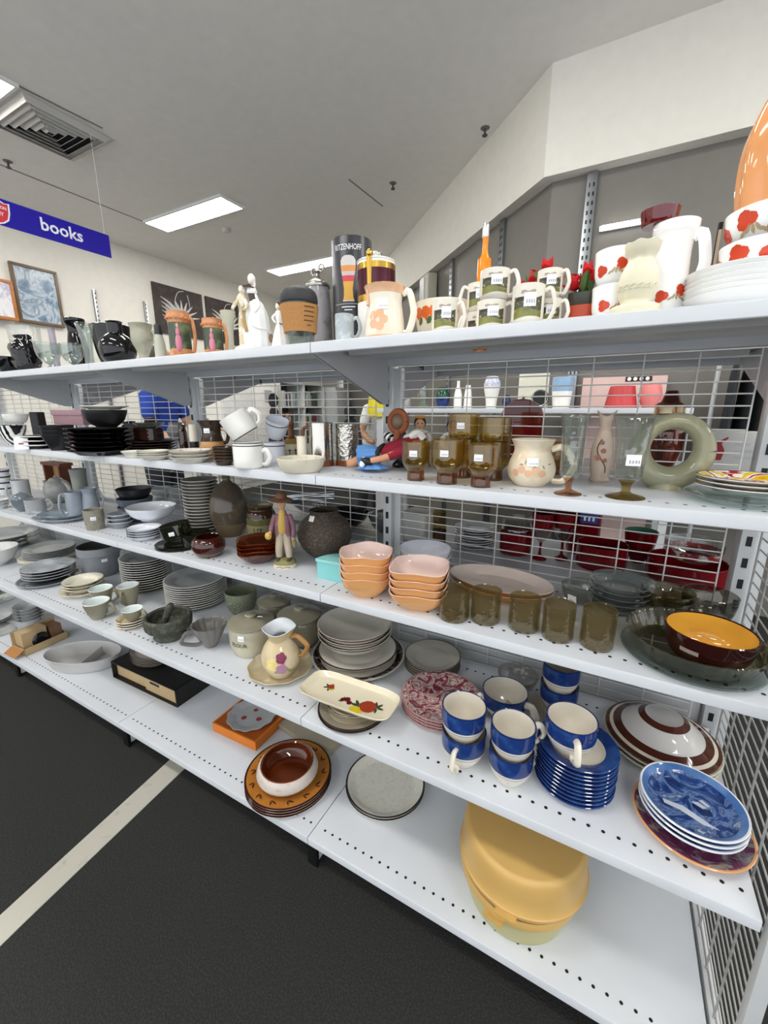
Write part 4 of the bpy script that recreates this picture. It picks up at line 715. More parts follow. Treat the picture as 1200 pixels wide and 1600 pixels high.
# ---------------------------------------------------------------- third shelf, from the left
BLG = glaze('#98a0aa', .18, speck='#aab2ba', sc=12, amt=.5); GRC = glaze('#a5a5a2', .25, speck='#8f908e', sc=24, amt=.5); LG = glaze('#c4c6c6', .18, noise=.04)
f = (-2.3226, 0.2, 0.803, 0.0363, 0.1572); x, y, z, r, h = f; ME = lathe('striped_bowl', vessel([(r*.6, 0), (r*.85, h*.12), (r, h*.3)], .002, [(h*.2, h*.26, 1)]), 28)
stack('striped_bowl', ME, [WGL, glaze('#3a4070', .2)], 4, x, y, z, h*.2, 'small blue lined bowl', 'at the far left back', 'bowl')
f = (-1.9582, 0.14, 0.803, 0.0359, 0.1187); o, ou = pot('white_mug', 'pale white mug with its handle on the left, far left of the third shelf', 'mug', f, MUG, LG); c_handle(o, LG, f[3], f[4]*.2, f[3], f[4]*.8, f[3]*.6, facing(f[0], f[1])-1.5, .004)
f = (-1.9192, 0.0362, 0.803, 0.0345, 0.0429); ME = lathe('saucer', plate_prof(f[3], f[4]*.5, .003), 28); stack('saucer', ME, [LG, LG], 3, *f[:3], f[4]*.25, 'pale grey saucer', 'at the left image edge', 'saucer')
f = (-1.7563, 0.0619, 0.803, 0.0418, 0.0592); x, y, z, r, h = f; TEAL = glaze('#6c767c', .12)
o, ou = pot('lidded_dish', 'dark slate lidded dish beside the grey floral mug', 'dish', f, BOWL, TEAL); solid('lid', [TEAL], o, smoothp([(r*1.02, h), (r*.8, h*1.25), (r*.3, h*1.42), (r*.12, h*1.46), (0, h*1.55)], 2))
f = (-1.6645, 0.0745, 0.803, 0.0391, 0.0636); o, ou = pot('floral_mug', 'light grey mug with pale flowers in front of the lidded dish', 'mug', f, MUG, glaze('#9b9ea0', .2, speck='#d2d2d0', sc=38, amt=.6)); c_handle(o, GRC, f[3], f[4]*.2, f[3], f[4]*.85, f[3]*.6, facing(f[0], f[1])+1.2, .004)
f = (-1.8316, 0.24, 0.803, 0.0593, 0.1347); x, y, z, r, h = f; o, ou = pot('grey_teapot', 'round mottled grey teapot at the left of the third shelf', 'teapot', f, [(.55, 0), (.85, .12), (1, .42), (.85, .72), (.5, .85)], GRC); solid('lid', [GRC], o, smoothp([(r*.55, h*.84), (r*.4, h*.92), (r*.1, h*.95), (r*.12, h), (0, h*1.04)], 2)); c_handle(o, GRC, r*.9, h*.25, r*.7, h*.78, r*.5, .2, r*.1); link('spout', tube('spout', [(-r*.85, -r*.2, h*.35), (-r*1.2, -r*.25, h*.55), (-r*1.4, -r*.28, h*.8)], [r*.2, r*.13, r*.1]), GRC, o)
x, z_ = (-1.994, 0.9499); t = thing('wooden_rack', 'small dark wooden rack standing behind the grey teapot', 'rack', (x, .326, Z3), 0); WD = glaze('#6a3a22', .5, noise=.2)
box('rack_side', WD, (-.085, -.03, 0), (-.07, .03, .17), t); box('rack_side', WD, (.07, -.03, 0), (.085, .03, .17), t); box('rack_top', WD, (-.1, -.032, .17), (.1, .032, .185), t); box('rack_panel', glaze('#b58a5a', .6, noise=.15), (-.07, .01, .1), (.07, .018, .17), t)
f = (-1.5164, 0.2, 0.803, 0.0344, 0.1958); pot('grey_pot', 'tall grey pottery pot behind the blue grey jug', 'pot', f, [(.7, 0), (.85, .3), (.9, .8), (1, 1)], glaze('#8f918a', .3))
f = (-1.421, 0.0519, 0.803, 0.1117, 0.0545); x, y, z, r, h = f; ME = lathe('oval_platter', plate_prof(r, .016, .003, well=.7), 44, asp=.6)
for k, lab in enumerate(('blue grey oval platter lying under the other platter', 'slate rimmed oval platter lying on top, below the blue grey cup')):
    tag(link('oval_platter', ME if k == 0 else lathe('oval_platter', plate_prof(r*.86, .016, .003, well=.7, rim=1, inner=1), 44, asp=.6), [BLG, glaze('#7b8790', .12)], None, (x+.012*k, y+.004*k, z+.0135*k), (0, 0, .35)), lab, 'platter', 'oval platters')
pz_ = z+.032
f = (-1.3715, 0.1, 0.803, 0.0306, 0.1209); o, ou = pot('blue_grey_cup', 'blue grey cup with a curled handle on its left', 'cup', f, MUG, BLG); c_handle(o, BLG, f[3], f[4]*.15, f[3], f[4]*.9, f[3]*.7, facing(f[0], f[1])-1.3, .005)
f = (-1.3415, 0.1471, 0.803, 0.0343, 0.1322); x, y, z, r, h = f; o, ou = pot('blue_grey_jug', 'blue grey jug with narrow neck behind the taupe mug', 'jug', f, [(.7, 0), (.85, .1), (.95, .4), (.8, .7), (.75, .85), (1, 1)], BLG); c_handle(o, BLG, r*.92, h*.35, r*.8, h*.88, r*.45, facing(x, y)+1.3, r*.1)
f = (-1.1439, 0.0566, 0.803, 0.0343, 0.0782); x, y, z, r, h = f; o, ou = pot('taupe_tumbler', 'taupe pottery tumbler with price sticker at the shelf edge', 'tumbler', f, [(.86, 0), (.9, .04), (1, .6), (1, 1)], glaze('#8d877a', .5, speck='#7f796c', sc=60, amt=.5)); price(o, ou, facing(x, y)-.1, h*.62, .019, .014)
f = (-1.0824, 0.1208, 0.803, 0.0458, 0.0585); ME = lathe('grey_saucer', plate_prof(f[3], f[4]*.45, .003, edge=1), 32); stack('grey_saucer', ME, [glaze('#8b8f95', .2), LG], 3, *f[:3], f[4]*.26, 'blue grey saucer', 'right of the taupe tumbler', 'saucer')
f = (-1.1268, 0.215, 0.803, 0.0683, 0.1396); x, y, z, r, h = f; ME = lathe('slate_bowl', vessel(smoothp([(r*.55, 0), (r*.85, h*.2), (r*.98, h*.42), (r, h*.46)], 2), .003), 36)
stack('slate_bowl', ME, [glaze('#565c68', .3)], 2, x, y, z, h*.25, 'slate blue bowl', 'below the black bowl', 'bowl'); pot('black_bowl', 'black bowl on top of the slate blue bowls', 'bowl', (x+.003, y, z+h*.6, r*.98, h*.4), BOWL, glaze('#1a1a1e', .35, noise=0))
f = (-0.8477, 0.0732, 0.803, 0.0578, 0.0432); x, y, z, r, h = f; SL = glaze('#343a44', .3, noise=0); ME = lathe('white_plate', plate_prof(r, h*.42, .003, line=1), 36); stack('white_plate', ME, [glaze('#dfe1e6', .15), SL], 4, x, y, z, h*.2, 'dark edged white side plate', 'under the floral bowl', 'plate')
f2 = (-0.9204, 0.1538, 0.825, 0.0878, 0.0623); pot('floral_bowl', 'white bowl with small grey flowers inside, on the side plates', 'bowl', (f2[0], f2[1], z+h*.2*3+h*.44, f2[3], f2[4]*.85), BOWL, [glaze('#dde0e8', .12), glaze('#e3e4e8', .12, speck='#7d8078', sc=42, amt=.63)], inner=1)
DKG = glass('#4a4e38', 1, body=.25, bcol='#33361f'); f = (-0.6657, 0.0848, 0.803, 0.0803, 0.003); x, y, z, r, h = f; ME = lathe('green_saucer', plate_prof(r, h*.55, .003), 40); stack('green_saucer', ME, [DKG, DKG], 3, x, y, z, .0045, 'dark green glass saucer', 'under the dark green cups', 'saucer')
o, ou = pot('green_cup', 'dark green glass cup with sticker, tilted in its saucer pile', 'cup', (x-.012, y+.002, z+.026, r*.62, .05), MUG, DKG, rot=(.1, -.16, 0)); price(o, ou, facing(x, y)-.3, .025, .018, .013)
o, ou = pot('green_cup', 'dark green glass cup behind the brown bowl', 'cup', (x+.048, y+.03, z+.001+h*1.15, r*.6, .042), MUG, DKG)
f = (-0.7428, 0.2447, 0.803, 0.0655, 0.209); x, y, z, r, h = f; GP = [glaze('#8c8a83', .25), glaze('#dfd9cc', .25)]; ME = lathe('grey_plate', plate_prof(r, h*.1, .003, edge=1), 40); stack('grey_plate', ME, GP, 16, x, y, z, h*.0585, 'cream edged grey plate', 'left of the brown jug', 'plate')
f = (-0.4903, 0.0617, 0.803, 0.0524, 0.0639); o, ou = pot('brown_bowl', 'small round glossy brown bowl with incurved rim', 'bowl', f, [(.5, 0), (.8, .15), (1, .5), (.92, .85), (.72, 1)], [glaze('#3c130c', .06, coat=.4), glaze('#6d5a4c', .2)], bands=[(0, .28, 1)])
f = (-0.6085, 0.2561, 0.803, 0.0703, 0.2181); x, y, z, r, h = f; o, ou = pot('brown_jug', 'round bellied brown stoneware jug with narrow neck and ears', 'jug', f, [(.5, 0), (.72, .1), (.94, .3), (1, .48), (.86, .7), (.5, .87), (.2, .95), (.2, 1.02), (.26, 1.05)], [glaze('#574c40', .18, speck='#6f6555', sc=10, amt=.5), glaze('#76644a', .3)], bands=[(0, .24, 1)])
for e in (0, PI): link('ear_handle', tube('ear_handle', [polar(r*.2, e+.4, h*.97), polar(r*.38, e+.4, h*1.02), polar(r*.36, e+.4, h*.93), polar(r*.3, e+.4, h*.91)], r*.05), glaze('#9a9a80', .2), o)
f = (-0.4266, 0.235, 0.803, 0.0499, 0.1397); x, y, z, r, h = f; o, ou = pot('lettered_crock', 'brown and green pottery crock with dark lettering', 'crock', f, [(.9, 0), (.98, .08), (1, .7), (.9, .85), (.8, .9), (.86, 1)], [glaze('#86805f', .2, noise=.08), glaze('#3a2416', .12, noise=.15), glaze('#5d5a34', .2)], bands=[(.55, .72, 2), (.72, 1, 1)]); a = facing(x, y)
wrap_text('lettering', 'UT', h*.17, glaze('#3a3524', .6, noise=0), o, ou, a-.28, h*.42, bold=.0006); wrap_text('lettering', 'OM', h*.17, glaze('#3a3524', .6, noise=0), o, ou, a-.2, h*.24, bold=.0006)
f = (-0.3122, 0.1002, 0.803, 0.0613, 0.0719); x, y, z, r, h = f; ABR = glass('#a04a14', .9, body=.3, bcol='#8a3d10'); ME = lathe('amber_bowl', vessel(smoothp([(r*.42, 0), (r*.5, h*.06), (r*.85, h*.33), (r, h*.5)], 2), .003), 40, sq=3.2, wave=(4, .002, h*.5))
stack('amber_bowl', ME, [ABR], 4, x, y, z, h*.165, 'amber glass squarish bowl', 'left of the boy figurine', 'bowl', rz=.75, rj=0)
# boy figurine
f = (-0.2089, 0.1042, 0.803, 0.0522, 0.2314); x, y, z, r, h = f; r = .039; a = facing(x, y)
t = thing('boy_figurine', 'pottery figurine of a boy in brown hat and purple jacket', 'figurine', (x, y, z), a+PI/2-.3)
PK = glaze('#b5a692', .6, noise=.1); JK = glaze('#7d5560', .5, speck='#8f6670', sc=60, amt=.5); YL = glaze('#c4a04e', .5, noise=.1); HT = glaze('#6b4630', .6, noise=.15); FS = glaze('#c59a78', .5); GR = glaze('#7d7748', .6, noise=.2)
link('plinth', lathe('plinth', [(0, 0), (r*.86, 0), (r*.88, h*.05), (0, h*.05)], 28, asp=.8), glaze('#d8cfbc', .4), t); link('grass_mound', lathe('grass_mound', smoothp([(r*.86, h*.05), (r*.8, h*.09), (r*.5, h*.12), (0, h*.13)], 2), 28, asp=.8, jit=.06), GR, t)
link('scroll_mark', tube('scroll_mark', [(-r*.5, -r*.68, h*.022), (-r*.2, -r*.72, h*.035), (0, -r*.72, h*.02), (r*.3, -r*.7, h*.034), (r*.6, -r*.6, h*.022)], .0008, 6), glaze('#5a3d20', .5), t)
for e in (-1, 1):
    link('trouser_leg', tube('trouser_leg', [(e*r*.38, -r*.05, h*.14), (e*r*.36, -r*.08, h*.25), (e*r*.24, 0, h*.42), (e*r*.16, 0, h*.5)], [r*.24, r*.28, r*.3, r*.28], 12), PK, t); ball('shoe', glaze('#3e4034', .5), t, (e*r*.42, -r*.3, h*.115), (r*.2, r*.32, h*.022))
link('shirt', tube('shirt', [(0, -r*.05, h*.46), (0, -r*.06, h*.6), (0, 0, h*.74)], [r*.36, r*.38, r*.24], 14), YL, t)
for e in (-1, 1): link('jacket_front', tube('jacket_front', [(e*r*.36, -r*.05, h*.42), (e*r*.36, -r*.1, h*.55), (e*r*.3, -r*.1, h*.7)], [r*.24, r*.24, r*.16], 10), JK, t)
link('jacket_back', tube('jacket_back', [(0, r*.2, h*.42), (0, r*.2, h*.58), (0, r*.12, h*.73)], [r*.42, r*.42, r*.26], 12), JK, t)
link('arm', tube('arm', [(-r*.5, 0, h*.69), (-r*.75, -r*.15, h*.57), (-r*.85, -r*.45, h*.47)], [r*.2, r*.19, r*.13]), JK, t); link('arm', tube('arm', [(r*.5, 0, h*.69), (r*.78, 0, h*.55), (r*.8, -r*.15, h*.4)], [r*.22, r*.21, r*.14]), JK, t)
ball('yellow_fruit', YL, t, (-r*.95, -r*.6, h*.44), (r*.26, r*.24, h*.05)); ball('hand', FS, t, (-r*.85, -r*.5, h*.47), (r*.14, r*.16, h*.03)); ball('bottle_gourd', GR, t, (r*.85, -r*.2, h*.33), (r*.2, r*.2, h*.06)); ball('hand', FS, t, (r*.8, -r*.16, h*.385), (r*.13, r*.13, h*.03))
link('neck', tube('neck', [(0, 0, h*.73), (0, -r*.02, h*.79)], r*.21), FS, t); ball('head', FS, t, (0, -r*.05, h*.84), (r*.33, r*.36, h*.085)); ball('nose', FS, t, (0, -r*.41, h*.838), (r*.05, r*.07, h*.015)); ball('hair', glaze('#8a6a40', .6), t, (0, r*.1, h*.86), (r*.31, r*.28, h*.075))
for e in (-1, 1): ball('eye', BLACK, t, (e*r*.12, -r*.375, h*.855), (r*.035, r*.02, h*.006), seg=8, n=4)
link('hat', lathe('hat', smoothp([(r*.3, h*.89), (r*.78, h*.872), (r*.8, h*.887), (r*.42, h*.915), (r*.38, h*.96), (r*.2, h*.995), (0, h)], 2), 28, jit=.015), HT, t)
# coiled dark vase
f = (-0.1644, 0.2459, 0.803, 0.0852, 0.1509); x, y, z, r, h = f; cy2 = smoothp([(.45*r, 0), (.8*r, .18*h), (1*r, .45*h), (.88*r, .72*h), (.55*r, .9*h), (.52*r, .95*h), (.55*r, h)], 4)
cc = []
for i, (a_, b_) in enumerate(cy2): cc.append((a_*(1+.028*(i % 2)), b_))
o = link('coiled_vase', lathe('coiled_vase', vessel(cc, .004), 48, jit=.012), [glaze('#473e34', .75, speck='#675b4d', sc=150, amt=.5, bump=.8)], None, (x, y, z)); tag(o, 'dark grey brown coiled pottery vase with wide mouth', 'vase'); price(o, cy2, facing(x, y)-.75, h*.88, .02, .016)
# aqua quarter round box
ax, ay = (-0.0691, 0.0795); t = thing('aqua_box', 'aqua plastic storage box with wedge shaped lid', 'storage box', (ax, ay, Z3), .15); AQ = glaze('#7fc4c4', .35, noise=.02)
wed = [(0, 0), (.095, -.012), (.1, .07)]+[(.1-.098*math.sin(q), -.0+.07*math.cos(q)+.002) for q in (.35, .7, 1.05, 1.35)]
link('box_body', extrude('box_body', wed, 0, .05), AQ, t); c0 = (.06, .03); link('box_lid', extrude('box_lid', [(c0[0]+(a_-c0[0])*1.05, c0[1]+(b_-c0[1])*1.05) for a_, b_ in wed], .05, .058), glaze('#93d2d0', .35, noise=.02), t)
# peach lustre bowls
PCH = jelly('#eeaa6e', '#f0c0a0'); PIN = glaze('#ecd2c8', .08, noise=.04)
f = (0.1005, 0.0659, 0.803, 0.0667, 0.1138); x, y, z, r, h = f; ME = lathe('peach_bowl', vessel(smoothp([(r*.5, 0), (r*.58, h*.05), (r*.88, h*.26), (r*.98, h*.48), (r, h*.5)], 2), .0022, inner=1), 48, sq=2.6, wave=(4, .003, h*.5)); stack('peach_bowl', ME, [PCH, PIN], 4, x, y, z, h*.165, 'peach lustre round bowl', 'beside the aqua box', 'bowl', rz=.4, rj=0, jitter=.0006)
f = (0.2477, 0.0657, 0.803, 0.0683, 0.1041); x, y, z, r, h = f; ME = lathe('peach_bowl', vessel(smoothp([(r*.5, 0), (r*.58, h*.05), (r*.88, h*.26), (r*.98, h*.44), (r, h*.46)], 2), .0022, inner=1), 48, sq=4, wave=(4, .002, h*.5)); stack('peach_bowl', ME, [PCH, PIN], 4, x, y, z, h*.175, 'peach squarish bowl', 'left of the smoky tumblers', 'bowl', rz=.25, rj=0, jitter=.0006)
f = (0.177, 0.262, 0.803, 0.0735, 0.0781); x, y, z, r, h = f; ME = lathe('white_bowl', vessel(smoothp([(r*.5, 0), (r*.85, h*.3), (r, h*.72)], 2), .003), 40); stack('white_bowl', ME, [glaze('#e9ebf2', .1, noise=0)], 2, x, y, z, h*.25, 'white glass bowl', 'behind the squarish peach bowls', 'bowl')
f = (0.3973, 0.2342, 0.803, 0.1337, 0.0661); x, y, z, r, h = f; ME = lathe('oval_platter', vessel(smoothp([(r*.72, 0), (r*.78, .004), (r*.92, .016), (r, .024)], 2), .004, inner=1), 56, asp=.62); stack('oval_platter', ME, [PCH, glaze('#d9cac1', .1)], 2, x, y, z, .012, 'peach lustre oval platter', 'behind the smoke glass tumblers', 'platter', rz=-.05)
SMT = glass('#b5a880', 1.05, bump=.9, sc=55, body=.15, bcol='#b09f72'); OLV = glass('#4e4a30', 1, body=.4, bcol='#3c3820')
for lab, f in (('smoky crackle glass tumbler, first from the left', (0.3419, 0.0458, 0.803, 0.0341, 0.0715)), ('smoky crackle glass tumbler, second from the left', (0.4083, 0.0677, 0.803, 0.0325, 0.073)), ('smoky crackle glass tumbler, middle of the five', (0.4895, 0.0731, 0.803, 0.0323, 0.0729)), ('smoky crackle glass tumbler, fourth from the left', (0.5582, 0.0677, 0.803, 0.0311, 0.0761)), ('smoky crackle glass tumbler, nearest the large fluted dish', (0.6304, 0.0716, 0.803, 0.0313, 0.0795))):
    pot('smoky_tumbler', lab, 'glass', f, [(.88, 0), (.94, .02), (.99, .08), (1, .2), (1, 1)], [SMT, OLV], bands=[(0, .03, 1)], t=.0025, jit=.012, group='smoky crackle tumblers', floor=f[4]*.06)
f = (0.5932, 0.2759, 0.803, 0.0529, 0.0409); o, ou = pot('clear_bowl', 'clear glass bowl with price sticker behind the smoky tumblers', 'bowl', f, CUP, glass('#cdd2c8', 1), t=.002); price(o, ou, facing(f[0], f[1])-.5, f[4]*.5, .022, .018)
f = (0.6593, 0.262, 0.803, 0.0727, 0.0765); x, y, z, r, h = f; ME = lathe('glass_plate', plate_prof(r*.92, h*.28, .003), 44); stack('glass_plate', ME, [glass('#c9d2ce', 1, body=.3, bcol='#c2cacb'), glaze('#9aa3a2', .12, noise=.03)], 5, x+.008, y+.01, z, h*.17, 'grey tinted glass plate', 'behind the smoky bowls', 'plate')
SMD = glass('#968a60', 1, body=.16, bcol='#6e6340')
x, y, z, r, h = .787, .11, .803, .115, .012; fx, fy, fz, frr = x, y, z, r
tag(link('serving_plate', lathe('serving_plate', plate_prof(r, .012, .004, well=.8), 64), [glass('#c9d6d2', 1), glass('#c9d6d2', 1)], None, (x, y, z)), 'large round clear glass plate under the fluted smoke dish', 'plate')
fo = [(r*.82, 0), (r*.84, .003), (r*.95, .03), (r*.975, .034)]
tag(link('flan_dish', lathe('flan_dish', vessel(fo, .004), 128, flute=(32, .01)), [SMD], None, (x+.003, y+.003, z+.0135)), 'large fluted smoke glass flan dish at the right end', 'dish')
f2 = (0.8078, 0.0752, 0.823, 0.0689, 0.0624); x, y, z, r, h = f2; x -= .004; o, ou = pot('yellow_lined_bowl', 'dark brown pottery bowl with bright yellow glazed inside', 'bowl', (x, y, fz+.0185, r, h), [(.55, 0), (.6, .05), (.85, .3), (.97, .7), (1, 1)], [glaze('#2b0d0a', .1, noise=.05), glaze('#e0ac44', .12, noise=.06)], inner=1, rim=0, t=.004); wrap_rect('worn_sticker', glaze('#8a7f74', .6), o, ou, facing(x, y)-.35, h*.62, r*.42, h*.12)
f = (0.7388, 0.2264, 0.803, 0.0522, 0.0668); x, y, z, r, h = f; y = max(y, .283); ME = lathe('smoke_bowl', vessel(smoothp([(r*.4, 0), (r*.7, h*.25), (r*.95, h*.62), (r, h*.72)], 2), .003), 44, flute=(18, .012), seg=None or 44) if 0 else lathe('smoke_bowl', vessel(smoothp([(r*.4, 0), (r*.7, h*.25), (r*.95, h*.62), (r, h*.72)], 2), .003), 72, flute=(18, .012)); stack('smoke_bowl', ME, [SMD], 2, x+.022, y, fz, h*.24, 'dark smoke glass bowl', 'behind the fluted flan dish', 'bowl')
f = (0.8396, 0.3, 0.803, 0.0515, 0.0663); pot('smoke_dish', 'clear smoky dish at the back beside the right post', 'dish', f, CUP, glass('#a5a396', 1), t=.0025)
# ---------------------------------------------------------------- fourth shelf, from the left
CRP = glaze('#e2ddcb', .15, noise=.03); GPL = glaze('#aeb1af', .12, noise=.05); DKE = glaze('#33343a', .3, noise=0); PLG = glaze('#c3c2bd', .18, noise=.03)
f = (-2.3862, 0.165, 0.502, 0.1634, 0.0793); ME = lathe('glass_plate', plate_prof(f[3], f[4]*.4, .003), 40); stack('glass_plate', ME, [LG, GPL], 3, *f[:3], f[4]*.28, 'pale grey plate', 'at the far left back', 'plate')
f = (-2.0509, 0.007, 0.502, 0.1024, 0.0893); pot('white_bowl', 'wide white bowl cut off by the left image edge', 'bowl', f, BOWL, glaze('#d9d9d6', .12))
f = (-1.9207, 0.1877, 0.502, 0.1312, 0.0045); x, y, z, r, h = f; ME = lathe('cream_plate', plate_prof(r, .014, .003, edge=1), 44); stack('cream_plate', ME, [CRP, glaze('#efeadb', .15)], 3, x, y, z, .006, 'large cream dinner plate', 'below the grey plates', 'plate', jitter=0)
zz = z+.0175; f2 = (-1.9012, 0.1917, 0.537, 0.1137, 0.0693); ME = lathe('grey_plate', plate_prof(f2[3], .014, .003, edge=1, rim=1, inner=1), 44); stack('grey_plate', ME, [DKE, GPL], 5, x+.004, y+.004, zz, .0082, 'dark bottomed grey plate', 'on the cream plates', 'plate')
f = (-1.5854, 0.0419, 0.502, 0.1205, 0.0283); x, y, z, r, h = f; SLT = glaze('#6e737a', .15); ME = lathe('slate_plate', plate_prof(r, .014, .003, edge=1), 44); stack('slate_plate', ME, [SLT, glaze('#9aa0a6', .15)], 1, x, y, z, 0, 'large slate grey plate', 'under the grey soup plates', 'plate')
ME = lathe('soup_plate', plate_prof(r*.85, .018, .003, edge=1, rim=1, inner=1), 44); stack('soup_plate', ME, [DKE, glaze('#a8adb2', .12, speck='#b9bdc0', sc=14, amt=.5)], 4, x-.004, y+.006, z+.015, .0125, 'grey soup plate', 'on the large slate plate', 'plate')
f = (-1.4517, 0.2034, 0.502, 0.0902, 0.1436); x, y, z, r, h = f; o, ou = pot('planter_pot', 'large grey blue planter pot with thick rim and sticker', 'pot', f, [(.68, 0), (.72, .03), (.9, .72), (.92, .74), (1, .76), (1, 1)], [glaze('#8b8f94', .45, noise=.05), glaze('#4a4c48', .5)], sm=1, inner=1, rim=0); price(o, ou, facing(x, y)+.15, h*.6, .024, .014)
f = (-1.2924, 0.0445, 0.502, 0.0879, 0.0546); x, y, z, r, h = f; ME = lathe('cream_plate', plate_prof(r, h*.42, .003, edge=1), 44); ME2 = lathe('cream_plate', plate_prof(r*.84, h*.4, .003, edge=1), 44)
stack('cream_plate', ME, [CRP, glaze('#d2c9ae', .2)], 1, x, y, z, 0, 'cream plate, broad lowest one', 'near the four grey brown cups', 'plate'); stack('cream_plate', ME2, [CRP, glaze('#d2c9ae', .2)], 3, x, y, z+h*.3, h*.22, 'cream plate', 'near the four grey brown cups', 'plate')
for nm, bx, n, wh in (('left', (-1.1115, 0.2128, 0.502, 0.0984, 0.1472), 13, 'left of the two tall ones'), ('right', (-0.8054, 0.225, 0.502, 0.1167, 0.1061), 11, 'behind the stone mortar')):
    x, y, z, r, h = bx; ME = lathe('dinner_plate', plate_prof(r, h*.16, .0032, edge=1, rim=2, inner=2), 48); stack('dinner_plate', ME, [glaze('#7f7e79', .2), glaze('#dedbd4', .2), glaze('#a5a7a6', .14)], n, x, y, z, h*.84/(n-1), 'grey dinner plate', wh, 'plate')
CPM = [glaze('#8d8873', .22, noise=.04), glaze('#dfe6e4', .12, noise=0)]
f = (-0.8384, -0.0228, 0.502, 0.0521, 0.0313); sx, sy_, sz, sr, sh = f; ME = lathe('saucer', plate_prof(sr, sh*.5, .003, edge=1, rim=0), 36); stack('saucer', ME, [glaze('#cbb995', .2), glaze('#ece8dc', .15)], 3, sx, sy_, sz, sh*.27, 'tan and cream saucer', 'under a grey brown cup', 'saucer')
for lab, f, ha in (('grey brown cup with white inside, nearest the shelf edge', (-1.0049, -0.0514, 0.502, 0.0443, 0.0686), 1.0), ('grey brown cup with white inside, leaning on the cream plates', (-1.0888, 0.0107, 0.502, 0.0415, 0.0784), 1.2), ('grey brown cup with white inside, behind the one on saucers', (-1.004, 0.0682, 0.502, 0.0396, 0.0861), -.6), ('grey brown cup with white inside, standing on the saucers', (sx+.012, sy_, sz+sh*.27*2+sh*.3, .0345, .042), .9)):
    x, y, z, r, h = f; o, ou = pot('teacup', lab, 'cup', f, [(.45, 0), (.5, .04), (.7, .3), (.9, .7), (1, 1)], CPM, inner=1, rim=1, group='grey brown cups'); c_handle(o, CPM[0], r*.66, h*.22, r*.93, h*.8, r*.4, facing(x, y)+ha, .004)
# stone mortar with its pestle
f = (-0.6521, -0.004, 0.502, 0.0758, 0.0791); x, y, z, r, h = f; STN = glaze('#3e3f36', .7, speck='#56584c', sc=70, amt=.5, bump=.7)
pot('stone_mortar', 'rough dark stone mortar with thick footed bowl', 'mortar', f, [(.62, 0), (.68, .04), (.66, .25), (.7, .4), (.95, .5), (1, .75), (.97, 1)], STN, t=.012, jit=.03, sharp=0)
pe = link('stone_pestle', tube('stone_pestle', [(0, 0, 0), (.012, .008, .03), (.024, .016, .062), (.03, .02, .075)], [.013, .011, .014, .009], 12), STN, None, (x-.014, y-.012, z+h*.55)); tag(pe, 'dark stone pestle standing in the rough mortar', 'pestle')
f = (-0.4758, 0.0207, 0.502, 0.0537, 0.0811); x, y, z, r, h = f; GF = glaze('#6f6c68', .18); o, ou = pot('fluted_cup', 'dark grey fluted cup with its handle on the left', 'cup', f, [(.3, 0), (.36, .06), (.6, .35), (.9, .75), (1, 1)], GF, flute=(14, .025), seg=84); c_handle(o, GF, r*.55, h*.25, r*.95, h*.85, r*.62, facing(x, y)-1.35, .0045)
f = (-0.5741, 0.2458, 0.502, 0.0592, 0.0887); pot('woven_bowl', 'small grey green bowl with woven texture on its side', 'bowl', f, [(.62, 0), (.75, .1), (.95, .5), (1, 1)], [glaze('#7f846f', .25, noise=.05), glaze('#6a705e', .5, speck='#9aa08a', sc=150, amt=.5, bump=.6)], bands=[(.1, .7, 1)])
# canisters
CAN = glaze('#aaa592', .2, speck='#bdb7a0', sc=9, amt=.5); CAL = glaze('#938e7a', .14, noise=.1); CAD = glaze('#7d7968', .2, speck='#908b77', sc=9, amt=.5)
def canister(label, f, m, lid, text=None, tg=True):
    x, y, z, r, h = f; o, ou = pot('canister', label, 'canister', f, [(.78, 0), (.84, .02), (.96, .2), (1, .45), (.97, .68), (.88, .76)], m, group='lidded pottery canisters'); a = facing(x, y)
    link('lid', lathe('lid', smoothp([(r*.86, h*.755), (r*1.0, h*.765), (r*1.02, h*.8), (r*.9, h*.815), (r*.5, h*.87), (r*.22, h*.9), (r*.18, h*.93), (r*.27, h*.965), (r*.2, h*.995), (0, h)], 2), 40), [lid], o)
    if text: wrap_text('lettering', text, h*.14, glaze('#4a4432', .6, noise=0), o, ou, a-.62, h*.4, bold=.0004)
    if tg: price(o, ou, a-.5, h*.6, .02, .018)
canister('front pottery canister lettered flour with knobbed lid', (-0.3423, 0.0763, 0.502, 0.0712, 0.1261), CAN, CAL, 'FLOUR'); canister('darker pottery canister behind the floral pitcher', (-0.2343, 0.1841, 0.502, 0.0711, 0.1291), CAD, CAL, None); canister('dark pottery canister at the back between the two others', (-0.3935, 0.2358, 0.502, 0.0584, 0.1179), CAD, CAL, None, False)
# floral pitcher in its basin
BAS = glaze('#bfae88', .18, speck='#d2c6a2', sc=16, amt=.5); PIT = glaze('#cbb893', .15, speck='#ddd0b2', sc=9, amt=.5)
f = (-0.1847, 0.0348, 0.502, 0.0964, 0.0182); x, y, z, r, h = f; bx, by, bz = x, y, z
o, ou = pot('wash_basin', 'shallow tan floral basin with scalloped edge', 'basin', f, [(.5, 0), (.55, .06), (.85, .4), (1, .9)], [BAS, glaze('#c2b392', .2, speck='#d8cdb4', sc=30, amt=.5)], inner=1, flute=(10, .018), seg=80)
f = (-0.1654, 0.0174, 0.508, 0.0564, 0.1472); x, y, z, r, h = f; a = facing(x, y); o, ou = pot('floral_pitcher', 'tan pitcher with pink and yellow roses standing in a basin', 'pitcher', (x, y, bz+.0075, r, h), [(.6, 0), (.66, .04), (.95, .22), (1, .38), (.86, .58), (.6, .74), (.58, .8), (.74, .92), (.86, 1)], [PIT, glaze('#d9dde2', .15)], inner=1, rim=1, wave=(3, .004, h))
